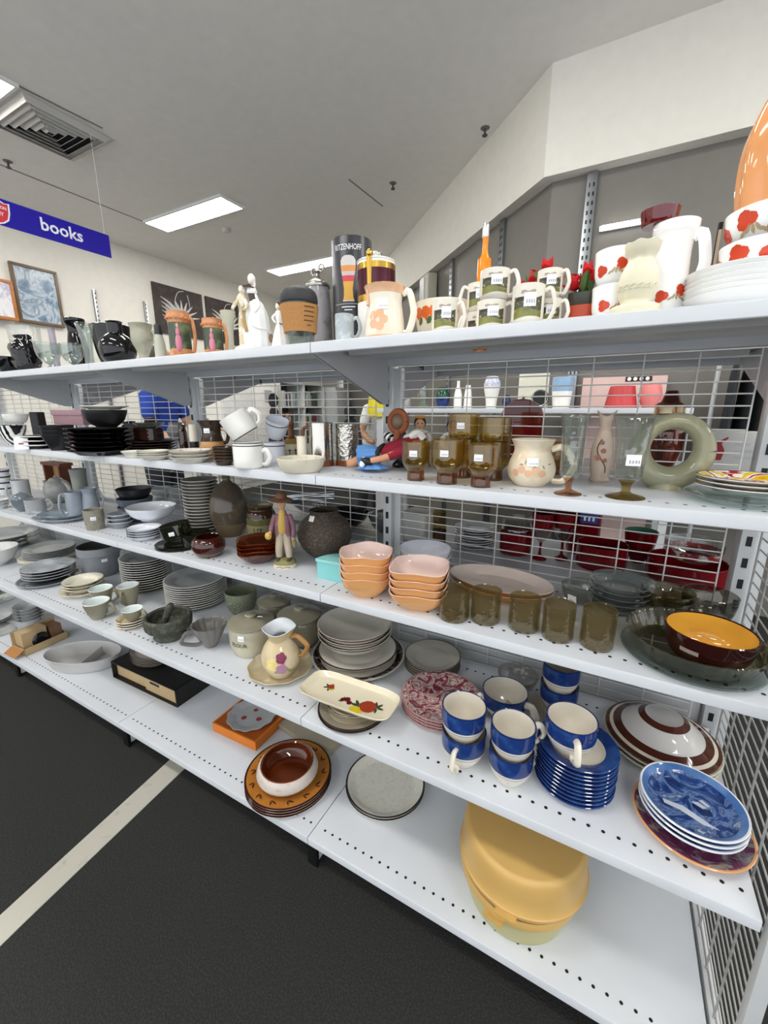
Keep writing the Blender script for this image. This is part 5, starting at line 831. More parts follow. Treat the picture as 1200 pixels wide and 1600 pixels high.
GL2 = glaze('#a4763c', .25); c_handle(o, GL2, r*.92, h*.42, r*.62, h*.82, r*.5, a+1.15, r*.09)
for col, da, zz, s in (('#7c1c46', .0, .52, .3), ('#b47aa8', .0, .3, .34), ('#e0cd86', -.5, .4, .36)): wrap('rose_print', glaze(col, .3, noise=.25), o, ou, a+da, h*zz, [disc(r*s*.45*math.cos(k*1.26), r*s*.45*math.sin(k*1.26), r*s*.5, 8) for k in range(5)]+[disc(0, 0, r*s*.4, 8)])
wrap('leaf_print', glaze('#8f9058', .4, noise=.2), o, ou, a+.2, h*.22, [leaf(r*(k-2)*.3, 0, r*.42, r*.18, .5+k*.7) for k in range(5)])
# large stacked dinner ware
f = (-0.0144, 0.2, 0.502, 0.1469, 0.02); x, y, z, r, h = f; PB = glaze('#d8d4c9', .15, noise=.03); DKR = swirl(['#241a18', '#241a18', '#6f675e', '#9a938a'], 40, 2, .2, 'noise', [.3, .52, .58, .7])
tag(link('charger_plate', lathe('charger_plate', plate_prof(r, .018, .004, well=.72, edge=2, rim=1, inner=0), 56), [PB, DKR, glaze('#b9b6b0', .2)], None, (x, y, z)), 'large plate with dark patterned rim under the grey ware', 'plate')
tag(link('dinner_plate', lathe('dinner_plate', plate_prof(r*.86, .016, .004, line=2), 52), [PB, PB, DKB], None, (x-.008, y+.008, z+.015)), 'grey dinner plate under the three soup bowls', 'plate')
f2 = (-0.0333, 0.1778, 0.522, 0.1156, 0.1124); x2, y2, z2, r2, h2 = f2; ME = lathe('soup_bowl', vessel(smoothp([(r2*.5, 0), (r2*.56, .004), (r2*.85, .022), (r2*.98, .042), (r2, .046)], 2), .004, [(.040, .047, 2)], inner=1), 52); stack('soup_bowl', ME, [glaze('#c9c4ba', .15, speck='#b2ada3', sc=90, amt=.58), glaze('#cdc8bb', .12, noise=.05), glaze('#5a2d1c', .2)], 3, x-.02, y+.012, z+.0345, .0155, 'speckled grey soup bowl', 'on the large dark rimmed plate', 'bowl')
f = (0.2096, 0.262, 0.502, 0.0838, 0.0465); x, y, z, r, h = f; ME = lathe('side_plate', plate_prof(r, h*.3, .003, line=1), 44); stack('side_plate', ME, [glaze('#a8a498', .15, noise=.04), glaze('#4d453e', .3)], 5, x, y, z, h*.17, 'grey dark-lined side plate', 'behind the red printed plates', 'plate')
# red transfer printed plates
RTP = swirl(['#7a2c38', '#93505a', '#d9cdc4', '#8a3c48', '#cfc2ba'], 26, 2.2, .15, 'noise', [.36, .45, .51, .56, .66])
f = (0.2959, 0.1106, 0.502, 0.1035, 0.0411); x, y, z, r, h = f; ME = lathe('printed_plate', plate_prof(r, h*.36, .003, edge=2, rim=1, inner=1), 60, flute=(20, .008)); stack('printed_plate', ME, [glaze('#d9cdc6', .15), RTP, glaze('#b28a8a', .2)], 4, x, y, z, h*.19, 'red printed plate', 'beside the blue cups', 'plate', rj=0)
# fruit platter resting on dark rimmed plates
f = (0.1014, -0.011, 0.502, 0.0903, 0.026); x, y, z, r, h = f; ME = lathe('banded_plate', plate_prof(r, h*.42, .003, line=1, edge=1, rim=2), 48); stack('banded_plate', ME, [glaze('#b5ab98', .15), glaze('#2a1d18', .2), glaze('#8a8274', .15)], 2, x, y, z, h*.26, 'grey plate with dark brown bands', 'under the fruit platter', 'plate')
ME = lathe('cereal_bowl', plate_prof(r*.8, .02, .003, line=1), 44); stack('cereal_bowl', ME, [glaze('#d6ccb2', .15), glaze('#3a2a22', .2)], 1, x+.002, y+.004, z+h*.7, 0, 'cream bowl with dark rim', 'directly under the fruit platter', 'bowl')
zt = z+h*.7+.024
c = [(-0.0265, -0.0787), (-0.0432, 0.0281), (0.2316, 0.0431), (0.2232, -0.0752)]
mx = sum(p[0] for p in c)/4; my = sum(p[1] for p in c)/4; L = (Vector(c[2])-Vector(c[1])).length*.5+(Vector(c[3])-Vector(c[0])).length*.5; Wd = (Vector(c[1])-Vector(c[0])).length*.5+(Vector(c[2])-Vector(c[3])).length*.5; an = math.atan2(c[2][1]-c[1][1]+c[3][1]-c[0][1], c[2][0]-c[1][0]+c[3][0]-c[0][0])
t = thing('fruit_platter', 'oblong cream platter with printed fruit, resting on plates', 'platter', (mx, my, zt), an)
def rr(sx, sy, e=5, n=44): return [(sx*math.copysign(abs(math.cos(2*PI*k/n))**(2/e), math.cos(2*PI*k/n)), sy*math.copysign(abs(math.sin(2*PI*k/n))**(2/e), math.sin(2*PI*k/n))) for k in range(n)]
V = []; Fc = []; n = 44
for s, zz in ((.78, 0), (.93, .006), (1, .014), (.99, .0165), (.955, .015), (.84, .006), (.78, .0045)): V += [(a_, b_, zz) for a_, b_ in rr(L*.5*(s if s > .9 else s+.06), Wd*.5*s)]
for k in range(6):
    for i in range(n): j = (i+1) % n; Fc.append((k*n+i, k*n+j, (k+1)*n+j, (k+1)*n+i))
Fc += [tuple(range(n-1, -1, -1)), tuple(6*n+i for i in range(n))]
link('platter_dish', mesh('platter_dish', V, Fc), [glaze('#e4dac0', .1, noise=.02)], t)
u = L/2; w = Wd/2
for nm, col, pl in (('leaf_print', '#3c4a38', [leaf(u*.3, -w*.35, u*.18, w*.16, q) for q in (.3, 1.2, 2.3, 3.1, 4.2, 5.2)]+[leaf(u*.62, -w*.1, u*.16, w*.14, q) for q in (0, 1, 2, 3.4, 5)]+[leaf(-u*.5, w*.15, u*.13, w*.12, q) for q in (0, 1.3, 2.6, 3.6, 5)]+[leaf(-u*.02, -w*.35, u*.12, w*.12, q) for q in (.5, 2, 3.5)]), ('apple_print', '#9c3a20', [disc(u*.47, -w*.22, u*.16, 12), disc(-u*.47, w*.2, u*.07, 10)]), ('plum_print', '#5c1a1c', [disc(u*.02, -w*.2, u*.06, 10), disc(u*.1, -w*.36, u*.055, 10), disc(-u*.06, -w*.3, u*.05, 10)]), ('lemon_print', '#d1b62c', [disc(u*.3, -w*.6, u*.14, 12, .6, .2), disc(-u*.44, w*.06, u*.06, 10, .6)])):
    flatpoly(nm, glaze(col, .2, noise=.25), t, pl, {'leaf_print': .0049, 'apple_print': .0055, 'plum_print': .0055, 'lemon_print': .0052}[nm])
# blue and white cups
BL = glaze('#1b3470', .12, speck='#274a86', sc=26, amt=.5); WC = glaze('#ddd6c8', .14, noise=.03); RIMB = glaze('#17295e', .2)
def blue_cup(label, f, ha, rot=None):
    up = 'upper' in label
    x, y, z, r, h = f; o, ou = pot('blue_cup', label, 'cup', f, [(.54, 0), (.58, .03), (.7, .13), (.86, .3), (.95, .44), (1, .64), (1, 1)], [WC, BL, RIMB], bands=[(.45, .465, 2), (.53, .965, 1), (.965, 1.01, 2)], rim=2, group='blue and white cups', rot=rot); a = facing(x, y)
    c_handle(o, WC, r*(.93 if up else .8), h*(.38 if up else .14), r*.995, h*(.86 if up else .8), r*.48, a+ha, r*.11, 1.4); return o
f = (0.4002, -0.0238, 0.502, 0.0478, 0.1386); x, y, z, r, h = f; h /= 1.7; blue_cup('blue banded cup, lower of the stacked pair nearest the red plates', (x, y, z, r, h*.98), -.3); blue_cup('blue banded cup, upper of the stacked pair nearest the red plates', (x-.003, y+.002, z+h*.72, r, h*.98), 2.6)
f = (0.5019, -0.0238, 0.502, 0.0447, 0.1384); x, y, z, r, h = f; h /= 1.7; blue_cup('blue banded cup, lower of the front stacked pair', (x, y, z, r, h*.96), 2.2); blue_cup('blue banded cup, upper of the front stacked pair', (x, y+.001, z+h*.71, r, h*.96), 2.0)
f = (0.4459, 0.1663, 0.502, 0.0561, 0.0702); blue_cup('blue banded cup standing alone behind the stacked pairs', f, 1.1)
f = (0.5649, 0.2435, 0.502, 0.0457, 0.1428); x, y, z, r, h = f; h /= 1.7; blue_cup('blue banded cup at the back, lower of the pair below the shelf edge', (x, y, z, r, h*.95), 2.5); blue_cup('blue banded cup at the back, upper of the pair below the shelf edge', (x, y, z+h*.71, r*.97, h*.95), 2.5)
f = (0.6213, 0.0324, 0.502, 0.0768, 0.0992); x, y, z, r, h = f; ME = lathe('blue_saucer', plate_prof(r, h*.16, .0035, well=.6, edge=1, rim=1, inner=2), 52); stack('blue_saucer', ME, [BL, BL, WC], 10, x, y, z, h*.092, 'blue rimmed plate', 'under a single blue cup', 'plate'); zt = z+h*.092*9+.0085
f2 = (0.6058, 0.0177, 0.602, 0.0483, 0.0777); blue_cup('blue banded cup standing on top of the blue plate pile', (f2[0], f2[1], zt, f2[3], f2[4]*.92), .25)
f = (0.5053, 0.2017, 0.502, 0.0619, 0.0566); tag(link('leaf_plate', lathe('leaf_plate', plate_prof(f[3], .014, .004, edge=0, rim=0), 48, flute=(9, .02)), [glaze('#bdb6a6', .25, noise=.1), PB], None, f[:3]), 'cream leaf moulded plate behind the blue cups', 'plate')
f = (0.4553, 0.285, 0.502, 0.0542, 0.0478); pot('cut_glass_bowl', 'frosted cut glass bowl behind the single blue cup', 'bowl', f, BOWL, glass('#cfccc4', 1, bump=1, sc=60), flute=(16, .02), seg=64)
# brown ringed plates with an upturned bowl
BRR = glaze('#4a2418', .12, noise=.1); f = (0.7862, 0.228, 0.502, 0.1159, 0.133); x, y, z, r, h = f
ME = lathe('ringed_plate', [(q[0], q[1], q[2]) for q in plate_prof(r, .02, .004, well=.8, edge=0, rim=1, inner=0)], 60); stack('ringed_plate', ME, [glaze('#cfc7b4', .12), BRR], 2, x, y, z, .011, 'cream brown-rimmed plate', 'below the upturned bowl', 'plate')
tag(link('upturned_bowl', lathe('upturned_bowl', [(r*.96, 0, 1), (r*.965, .003, 1), (r*.9, .006, 0), (r*.84, .009, 1), (r*.7, .016, 2), (r*.66, .019, 2), (r*.58, .03, 2), (r*.43, .044, 1), (r*.35, .05, 1), (r*.32, .052, 3), (r*.29, .051, 3), (r*.15, .053, 3), (0, .054, 3)], 60), [glaze('#d8d0be', .1), BRR, glaze('#c9c6c2', .1, noise=.03), glaze('#bdbab8', .12, noise=.04)], None, (x, y, z+.034)), 'upturned white bowl with brown rings', 'bowl')
# blue winter scene plates on a purple plate
PUR = swirl(['#5f2a4c', '#6d3a58', '#86808a', '#a59a78'], 34, 1.5, .15, 'noise', [.35, .52, .6, .68]); f = (0.8219, 0.0321, 0.502, 0.095, 0.003); x, y, z, r, h = f
tag(link('purple_plate', lathe('purple_plate', plate_prof(r, .018, .004, well=.7, edge=2, rim=1, inner=1), 60), [glaze('#d9b6a6', .2), PUR, glaze('#d9a06a', .2)], None, (x, y, z)), 'purple plate with scrollwork under the blue scene plates', 'plate')
WIN = [glaze('#c9cdd8', .15), glaze('#4a70a8', .1, speck='#6a8cc0', sc=12, amt=.5), glaze('#e6e8ee', .15), swirl(['#1d2f5c', '#2b4680', '#6a84b0', '#2c4678', '#b4bfd2'], 22, 2, .1, 'noise', [.34, .45, .52, .58, .68])]
f = (0.8164, 0.0382, 0.514, 0.0839, 0.0298); r2 = min(f[3], r*.9); ME = lathe('scene_plate', plate_prof(r2, .02, .004, well=.74, edge=2, rim=1, inner=3), 60)
ps = stack('scene_plate', ME, WIN, 3, x-.002, y+.004, z+.018, .0105, 'blue winter scene plate', 'on the purple plate', 'plate'); tp = ps[-1]
SN = glaze('#c3c9d6', .15, noise=.05); DB = glaze('#182a5c', .15, noise=.1); q = r2*.7
tp.rotation_euler.z = -.1
flatpoly('snow_print', SN, tp, [[(-q*.75, -q*.25), (-q*.2, -q*.2), (q*.5, -q*.5), (q*.7, -q*.55), (q*.3, -q*.62), (-q*.3, -q*.42), (-q*.7, -q*.4)], [(q*.0, q*.12), (q*.3, q*.02), (q*.42, q*.12), (q*.18, q*.22)], [(q*.2, q*.3), (q*.42, q*.16), (q*.5, q*.24), (q*.3, q*.38)]], .0052)
flatpoly('farmhouse_print', DB, tp, [[(q*.02, q*.1), (q*.3, 0), (q*.5, q*.1), (q*.56, -q*.14), (q*.28, -q*.26), (q*.04, -q*.06)]], .0050)
# ---------------------------------------------------------------- bottom shelf, from the left
f = (-2.1206, 0.12, 0.116, 0.0667, 0.102); ME = lathe('small_plate', plate_prof(f[3], f[4]*.3, .003, line=1), 36); stack('small_plate', ME, [LG, glaze('#6f6f70', .3)], 5, *f[:3], f[4]*.17, 'dark edged pale plate', 'behind the cardboard box', 'plate')
for k, (lab, f) in enumerate((('clear plastic tray at the left edge of the bottom shelf', (-2.1558, -0.0516, 0.116, 0.1004, 0.0051)), ('clear glass bowl behind the clear plastic tray', (-2.5903, 0.1, 0.116, 0.1385, 0.06)))): pot('clear_tray', lab, 'tray', f, BOWL, glass('#d5dad9', 1), sq=5, seg=40)
f = (-2.2984, 0.02, 0.116, 0.0786, 0.0096); ME = lathe('grey_plate', plate_prof(f[3], .016, .003), 36); stack('grey_plate', ME, [LG, GPL], 2, *f[:3], .01, 'pale grey plate', 'at the left edge, bottom shelf', 'plate')
# cardboard gift box with a window
KR = glaze('#b59c74', .8, noise=.06); p0 = (-1.7316, -0.0584); p1 = (-1.7466, 0.1304); d = Vector(p1)-Vector(p0); an = math.atan2(d.y, d.x); L = d.length
t = thing('cardboard_box', 'open cardboard gift box with a dark round dish inside', 'box', (p0[0], p0[1], ZB), an); D = .1; hh = .1
box('box_floor', KR, (0, 0, 0), (L, D, .003), t); box('front_wall', KR, (0, 0, 0), (L, .003, .036), t); box('side_wall', KR, (0, 0, 0), (.003, D, .036), t); box('side_wall', KR, (L-.003, 0, 0), (L, D, .036), t); box('back_wall', KR, (0, D-.003, 0), (L, D, hh), t)
box('inner_carton', KR, (.012, .03, .004), (L*.62, D-.006, hh), t, .002); link('dark_dish', lathe('dark_dish', smoothp([(0, 0), (.034, 0), (.036, .006), (.026, .012), (.012, .008), (0, .008)], 2), 28), glaze('#17171a', .15), t, (L*.45, .028, .04), (PI/2, 0, 0)); box('inner_carton', glaze('#7d5a44', .7), (L*.68, .02, .004), (L*.94, D-.01, hh*.85), t)
link('box_flap', boxm('box_flap', (.045, D, .002), 0, (-.0225, D/2, 0)), glaze('#a5713c', .8), t, (0, 0, .034), (0, -.5, 0))
# divided oval dish
f = (-1.4192, 0.0466, 0.116, 0.1728, 0.062); x, y, z, r, h = f; WD_ = glaze('#b9b7b5', .15, noise=.03); h = max(h, .05)
o, ou = pot('divided_dish', 'large white oval dish with a divider across it', 'dish', (x, y, z, r, h), [(.78, 0), (.84, .08), (.95, .6), (1, 1)], WD_, asp=.55, rz=.45, t=.005, seg=52)
link('divider', boxm('divider', (.006, r*.86, h*.75), .002, (r*.2, 0, h*.42)), WD_, o)
# black box lying open, oval plates on it
c0 = (-0.7791, 0.0626); c1 = (-1.2025, 0.0528); d = Vector(c1)-Vector(c0); L = d.length; an = math.atan2(d.y, d.x)+PI; BK = glaze('#0d0b0a', .55, noise=0)
t = thing('black_presentation_box', 'open black presentation box lined with tan card', 'box', (c1[0], c1[1], ZB), an); D = .19; hb = .078
box('box_base', BK, (0, 0, 0), (L, D, .004), t); box('box_top', BK, (0, 0, hb-.004), (L, D, hb), t); box('box_end', BK, (0, 0, 0), (.004, D, hb), t); box('box_end', BK, (L-.004, 0, 0), (L, D, hb), t); box('box_back', BK, (0, D-.004, 0), (L, D, hb), t)
box('tan_lining', KR, (.005, .02, .004), (L*.5, .026, hb-.005), t, rot=(0, 0, 0), loc=(0, 0, 0)); box('tan_lining', KR, (L*.5, .012, .004), (L-.005, .018, hb-.005), t, rot=(0, 0, 0), loc=(0, 0, 0)); box('lining_slot', BLACK, (L*.58, .011, hb*.55), (L*.72, .0125, hb*.68), t)
x, y = (-1.0636, 0.1481); ME = lathe('oval_plate', plate_prof(.098, .014, .003, line=1, edge=0, rim=2), 48, asp=.72); stack('oval_plate', ME, [glaze('#bdb4a8', .15), glaze('#2a211d', .2), glaze('#8d8176', .15)], 5, x, y, ZB+hb+.001, .0075, 'dark banded oval plate', 'on the black presentation box', 'plate', rz=an)
# orange gift box with a scalloped dish
g0 = (-0.3459, 0.0537); g1 = (-0.5539, 0.0473); d = Vector(g1)-Vector(g0); L = d.length; an = math.atan2(d.y, d.x)+PI; OB = glaze('#d2751a', .5, noise=.05); OB2 = glaze('#a8531a', .5, noise=.06)
t = thing('orange_box', 'flat orange gift box holding a scalloped glass dish', 'box', (g1[0], g1[1], ZB), an); D = .19; hb = .032
box('box_body', OB, (0, 0, 0), (L, D, hb), t, .001)
for lo, hi in (((0, 0, hb), (L, .006, hb+.004)), ((0, D-.006, hb), (L, D, hb+.004)), ((0, .006, hb), (.006, D-.006, hb+.004)), ((L-.006, .006, hb), (L, D-.006, hb+.004))): box('box_rim', OB, lo, hi, t)
box('box_lining', OB2, (.006, .006, hb), (L-.006, D-.006, hb+.0008), t)
s = min(L, D)*.45; o = link('scalloped_dish', lathe('scalloped_dish', plate_prof(s*1.05, .012, .003, well=.66), 72, flute=(12, .03), asp=1.0), [glaze('#a9abac', .1, noise=.05), glaze('#c6c8ca', .1)], None, (g1[0]+math.cos(an)*L/2-math.sin(an)*D*.5, g1[1]+math.sin(an)*L/2+math.cos(an)*D*.5, ZB+hb+.0012)); tag(o, 'grey scalloped glass dish with red flowers in the orange box', 'dish')
flatpoly('red_flower_print', glaze('#8e3a32', .3), o, [disc(-s*.2, -s*.3, s*.12, 9), disc(s*.42, -s*.05, s*.12, 9), disc(-s*.1, s*.3, s*.1, 9)], .0040)
# beige flat box behind the brown plates
q0 = (-0.1135, 0.126); q1 = (-0.3501, 0.159); d = Vector(q1)-Vector(q0); an = math.atan2(d.y, d.x)+PI
t = thing('beige_carton', 'flat beige carton behind the brown plates', 'box', (q1[0], q1[1]+.012, ZB), an); box('carton_body', glaze('#a39a86', .7, noise=.05), (0, 0, 0), (d.length*1.0, .12, .022), t, .001); box('carton_seam', glaze('#7f7766', .7), (d.length*.48, -.0008, .002), (d.length*.5, 0, .02), t)
# banded plates with the brown glazed bowl
f = (-0.1647, 0.0163, 0.116, 0.1334, 0.042); x, y, z, r, h = f; OCH = glaze('#b5752c', .15, noise=.08); DKM = glaze('#35140f', .15); ME = lathe('banded_plate', plate_prof(r, h*.34, .004, line=1, edge=0, rim=2, inner=2), 56); pl = stack('banded_plate', ME, [glaze('#cdc0b4', .15), DKM, OCH], 4, x, y, z, h*.2, 'ochre plate with dark edge', 'under the brown glazed bowl', 'plate'); zt = z+h*.2*3
for k in range(14):
    a_ = k*.45
    wrap_ = flatpoly('brush_mark', DKM, pl[-1], [leaf(r*.78*math.cos(a_), r*.78*math.sin(a_), r*.16, r*.035, a_+1.2), leaf(r*.78*math.cos(a_), r*.78*math.sin(a_), r*.13, r*.03, a_+.2)], h*.34*.85+.0012)
f2 = (-0.1555, 0.0043, 0.161, 0.0934, 0.0636); o, ou = pot('glazed_bowl', 'round speckled white bowl with brown glazed inside', 'bowl', (f2[0], f2[1], zt+.0105, f2[3], f2[4]*.9), [(.75, 0), (.82, .1), (.98, .42), (1, .6), (.93, .9), (.86, 1)], [glaze('#c9bdb4', .12, speck='#b5a89e', sc=80, amt=.6), glaze('#6a2d10', .06, coat=.3, noise=.1)], inner=1, t=.006)
# grey dinner plates and the yellow tubs
f = (0.1159, 0.1334, 0.116, 0.1275, 0.03); x, y, z, r, h = f; ME = lathe('grey_plate', plate_prof(.122, .02, .004, well=.76, line=1), 56); stack('grey_plate', ME, [glaze('#e6e4d8', .15, speck='#dcdace', sc=120, amt=.5), glaze('#2c2622', .3)], 2, *(0.1144, 0.1406), ZB, .009, 'thin lined grey dinner plate', 'left of the yellow tubs', 'plate')
f = (0.5296, 0.0511, 0.116, 0.1447, 0.2091); x, y, z, r, h = f; YB = glaze('#c9a360', .4, noise=.03); YP = jelly('#b7b07c', '#c9c29a', .4)
t = thing('yellow_tub', 'yellow plastic tub with clear base, lower of the two', 'tub', (x, y, z)); hb = h*.42
link('tub_base', lathe('tub_base', vessel(smoothp([(r*.74, 0), (r*.8, h*.02), (r*.86, h*.22), (r*.9, h*.4)], 2), .004), 56), [YP], t); link('tub_lid', lathe('tub_lid', [(r*.91, h*.36), (r*.94, h*.36), (r*.955, h*.42), (r*.93, h*.455), (0, h*.47)], 56), [YB], t)
link('lid_tab', extrude('lid_tab', [(r*.93*math.cos(a_), r*.93*math.sin(a_)) for a_ in (-1.9, -1.75, -1.6)]+[(r*1.03*math.cos(a_), r*1.03*math.sin(a_)) for a_ in (-1.6, -1.75, -1.9)], h*.355, h*.37), YB, t)
t2 = thing('yellow_tub', 'yellow plastic tub with domed lid, upper of the two', 'tub', (x+.004, y+.004, z+h*.472))
link('tub_base', lathe('tub_base', vessel([(r*.8, 0), (r*.86, h*.03), (r*.93, h*.09)], .004), 56), [glaze('#c79a46', .4, noise=.03)], t2); link('tub_lid', lathe('tub_lid', smoothp([(r*.95, h*.06), (r*1.0, h*.06), (r*1.01, h*.1), (r*.97, h*.14), (r*.95, h*.4), (r*.92, h*.47)], 2)+[(r*.9, h*.49), (r*.86, h*.5), (0, h*.5)], 56), [YB], t2)
link('lid_tab', extrude('lid_tab', [(r*1.0*math.cos(a_), r*1.0*math.sin(a_)) for a_ in (-1.75, -1.6, -1.45)]+[(r*1.09*math.cos(a_), r*1.09*math.sin(a_)) for a_ in (-1.45, -1.6, -1.75)], h*.055, h*.075), YB, t2)
# ---------------------------------------------------------------- left wall: pictures, posts, hanging sign
def picture(name, label, y0, y1, z0, z1, x, fm, im, fw=.03, tilt=0):
    t = thing(name, label, 'picture', (x, (y0+y1)/2, z0), 0, None); w = (y1-y0)/2; h = z1-z0; t.rotation_euler = (0, tilt, 0)
    box('canvas', im, (-.02, -w+fw*.8, fw*.8), (.008, w-fw*.8, h-fw*.8), t)
    if fw:
        for lo, hi in (((-.022, -w, 0), (.016, w, fw)), ((-.022, -w, h-fw), (.016, w, h)), ((-.022, -w, fw), (.016, -w+fw, h-fw)), ((-.022, w-fw, fw), (.016, w, h-fw))): box('frame_bar', fm, lo, hi, t, .003)
    return t, w, h
picture('framed_picture', 'brown framed picture in misty blues on the left wall', 1.545, 1.97, 2.17, 2.75, -5.07, glaze('#6f5c46', .4, noise=.1), swirl(['#6d8299', '#8ba0b4', '#c9d2da', '#7f95aa', '#dfe4e8'], 5, 1.2, .25, 'noise', [.35, .45, .52, .6, .7]))
picture('framed_picture', 'orange wood framed pale print at the left image edge', 1.05, 1.52, 2.16, 2.545, -5.02, glaze('#b8743a', .4, noise=.12), swirl(['#e6e4e8', '#efeef0', '#b9b4d0', '#e6e4ea'], 6, 1, .3, 'noise', [.35, .5, .62, .66]))
DCAN = glaze('#3a302e', .6, speck='#4a403c', sc=12, amt=.5); WHP = glaze('#d8d6d4', .6, noise=.05)
for lab, y0, y1 in (('dark canvas with a white line flower, left one', 3.12, 3.9), ('dark canvas with white line leaves, right one', 3.97, 4.75)):
    t, w, h = picture('flower_canvas', lab, y0, y1, 2.3, 2.935, -5.08, DCAN, DCAN, 0)
    for k in range(9):
        a_ = .25+k*.33; link('painted_petal', tube('painted_petal', [(.012, w*.05, h*.35), (.012, w*.05+.17*math.cos(a_)*.6, h*.35+.16*math.sin(a_)*.7), (.012, w*.05+.3*math.cos(a_), h*.35+.26*math.sin(a_))], [.004, .02, .004], 6, flat=1), WHP, t)
    for k in range(5):
        a_ = 2.6+k*.12; link('painted_leaf', tube('painted_leaf', [(.012, 0, h*.3), (.012, -w*.4, h*(.3+.08*k)), (.012, -w*.75, h*(.38+.09*k))], [.004, .016, .003], 6), WHP, t)
    link('painted_curve', tube('painted_curve', [(.012, w*.05, h*.4), (.012, -w*.2, h*.65), (.012, -w*.05, h*.9), (.012, w*.2, h*.96)], .005, 6), WHP, t); link('painted_curve', tube('painted_curve', [(.012, w*.1, h*.4), (.012, w*.4, h*.6), (.012, w*.35, h*.9)], .005, 6), WHP, t)
sl2 = boxm('slot', (.004, .012, .02))
for lab, y in (('slotted wall post between framed picture and dark canvas', 2.36), ('slotted wall post just left of the dark flower canvas', 2.99)):
    t = thing('wall_post', lab, 'wall post', (-5.085, y, 0), 0, 'slotted wall posts'); link('post_bar', boxm('post_bar', (.03, .04, 2.66), .002, (0, 0, 1.33)), MET('#b9bbbd', .35), t)
    for k in range(14): link('slot', sl2, BLACK, t, (.0145, 0, 2.62-k*.05))
# hanging sign
SGN = glaze('#2419a8', .12, noise=0); t = thing('hanging_sign', 'blue hanging sign reading books with a red shield', 'sign', (-2.9, 1.32, 2.38)); t.scale = (1, .9214, .9214)
box('sign_board', SGN, (-.004, -1.1, 0), (.004, 0, .165), t)
for y in (-.03, -1.05): link('hanging_wire', tube('hanging_wire', [(0, y, .165), (0, y, .955)], .0012, 6, n=1), GREYW, t)
me = text_mesh('books', .115, .0022)
for v in me.vertices: v.co = (.0048, v.co.x, v.co.y)
me.materials.clear(); link('lettering', me, TAGM, t, (0, -.345, .087))
sh_ = [(-.07, .055), (-.045, .05), (-.02, .062), (0, .07), (.02, .062), (.045, .05), (.07, .055), (.066, .0), (.055, -.04), (.03, -.062), (0, -.075), (-.03, -.062), (-.055, -.04), (-.066, 0)]
def yzpoly(name, mat, parent, poly, x, loc):
    me = mesh(name, [(x, a_, b_) for a_, b_ in poly], [tuple(range(len(poly)))], smooth=False); return link(name, me, mat, parent, loc)
yzpoly('shield_edge', TAGM, t, [(a_*1.15, b_*1.12) for a_, b_ in sh_], .0046, (0, -.735, .085)); yzpoly('shield', glaze('#d9303e', .3, noise=0), t, sh_, .0052, (0, -.735, .085))
for s_, dz in (('SALVATION', .022), ('ARMY', -.018)):
    me = text_mesh(s_, .026 if len(s_) > 5 else .034, .0006)
    for v in me.vertices: v.co = (.0058, v.co.x*.85, v.co.y+dz)
    me.materials.clear(); link('lettering', me, TAGM, t, (0, -.735, .087))
# ---------------------------------------------------------------- right wall: posts, box, glowing bar for a reflection
for lab, (x, y), rz in (('slotted metal wall post right of the bulkhead bend', (.312, 2.435), 0), ('slotted metal wall post beside the orange bottle', (-.322, 2.835), -PI/4), ('slotted metal wall post nearest the electrical box', (-.96, 3.473), -PI/4)):
    t = thing('wall_post', lab, 'wall post', (x, y, 0), rz, 'slotted wall posts'); link('post_bar', boxm('post_bar', (.06, .03, 2.67), .003, (0, 0, 1.335)), MET('#9ea2a6', .35), t)
    for k in range(24):
        for s in (-.012, .012): link('slot', boxm('slot', (.006, .004, .022)) if k == 0 and s < 0 else bpy.data.meshes['slot'], BLACK, t, (s, -.0145, 2.6-k*.05))
t = thing('electrical_box', 'pale grey electrical box on the diagonal wall', 'electrical box', (-1.3, 3.80, 2.35), -PI/4); box('box_case', glaze('#b9b6a4', .5, noise=.02), (-.12, -.1, 0), (.12, .0, .3), t, .006); box('box_door', glaze('#cfcfd2', .4, noise=0), (-.11, -.108, .02), (.02, -.1, .28), t, .003)
t = thing('reflection_strip', 'small white strip light on the grey wall left of the red bowl', 'strip light', (.53, 2.44, 2.35)); box('reflection_glow', emit('#ffffff', 6), (-.14, -.03, -.012), (.14, -.012, .012), t, .004); box('reflection_backing', FRAMEW, (-.15, -.012, -.015), (.15, .01, .015), t)  # no lamp: glowing bar added to imitate a light reflected in the grey wall
# ---------------------------------------------------------------- display table behind, with its goods
t = thing('display_table', 'white display table behind the shelving', 'table', (.1, 2.1, 0)); box('table_top', WHITE, (-1.0, -.22, 1.24), (.85, .2, 1.27), t, .003)
for x in (-.95, .8):
    for y in (-.18, .16): box('leg', GREYW, (x-.02, y-.02, 0), (x+.02, y+.02, 1.24), t)
box('lower_shelf', WHITE, (-.97, -.2, .8), (.82, .18, .82), t)
def far(label, name, cat, u, on, r, h, m, y=2.05, z=1.27, **kw): return pot(name, label, cat, (u, y, z, r, h), on, m, seg=24, sm=2, **kw)
ZV = [(.6, 0), (.8, .2), (1, .55), (.7, .85), (.75, 1)]
far('green and blue glazed jar on the rear display table', 'glazed_jar', 'jar', -.47, ZV, .05, .14, [glaze('#12306e', .1), glaze('#0e4a34', .1)], bands=[(.5, 1, 1)])
far('slender white bottle on the rear display table, left one', 'white_bottle', 'bottle', -.36, [(1, 0), (1, .5), (.4, .8), (.4, 1)], .028, .18, WGL); far('slender white bottle on the rear display table, right one', 'white_bottle', 'bottle', -.29, [(1, 0), (.9, .6), (.6, .9), (.6, 1)], .028, .15, WGL)
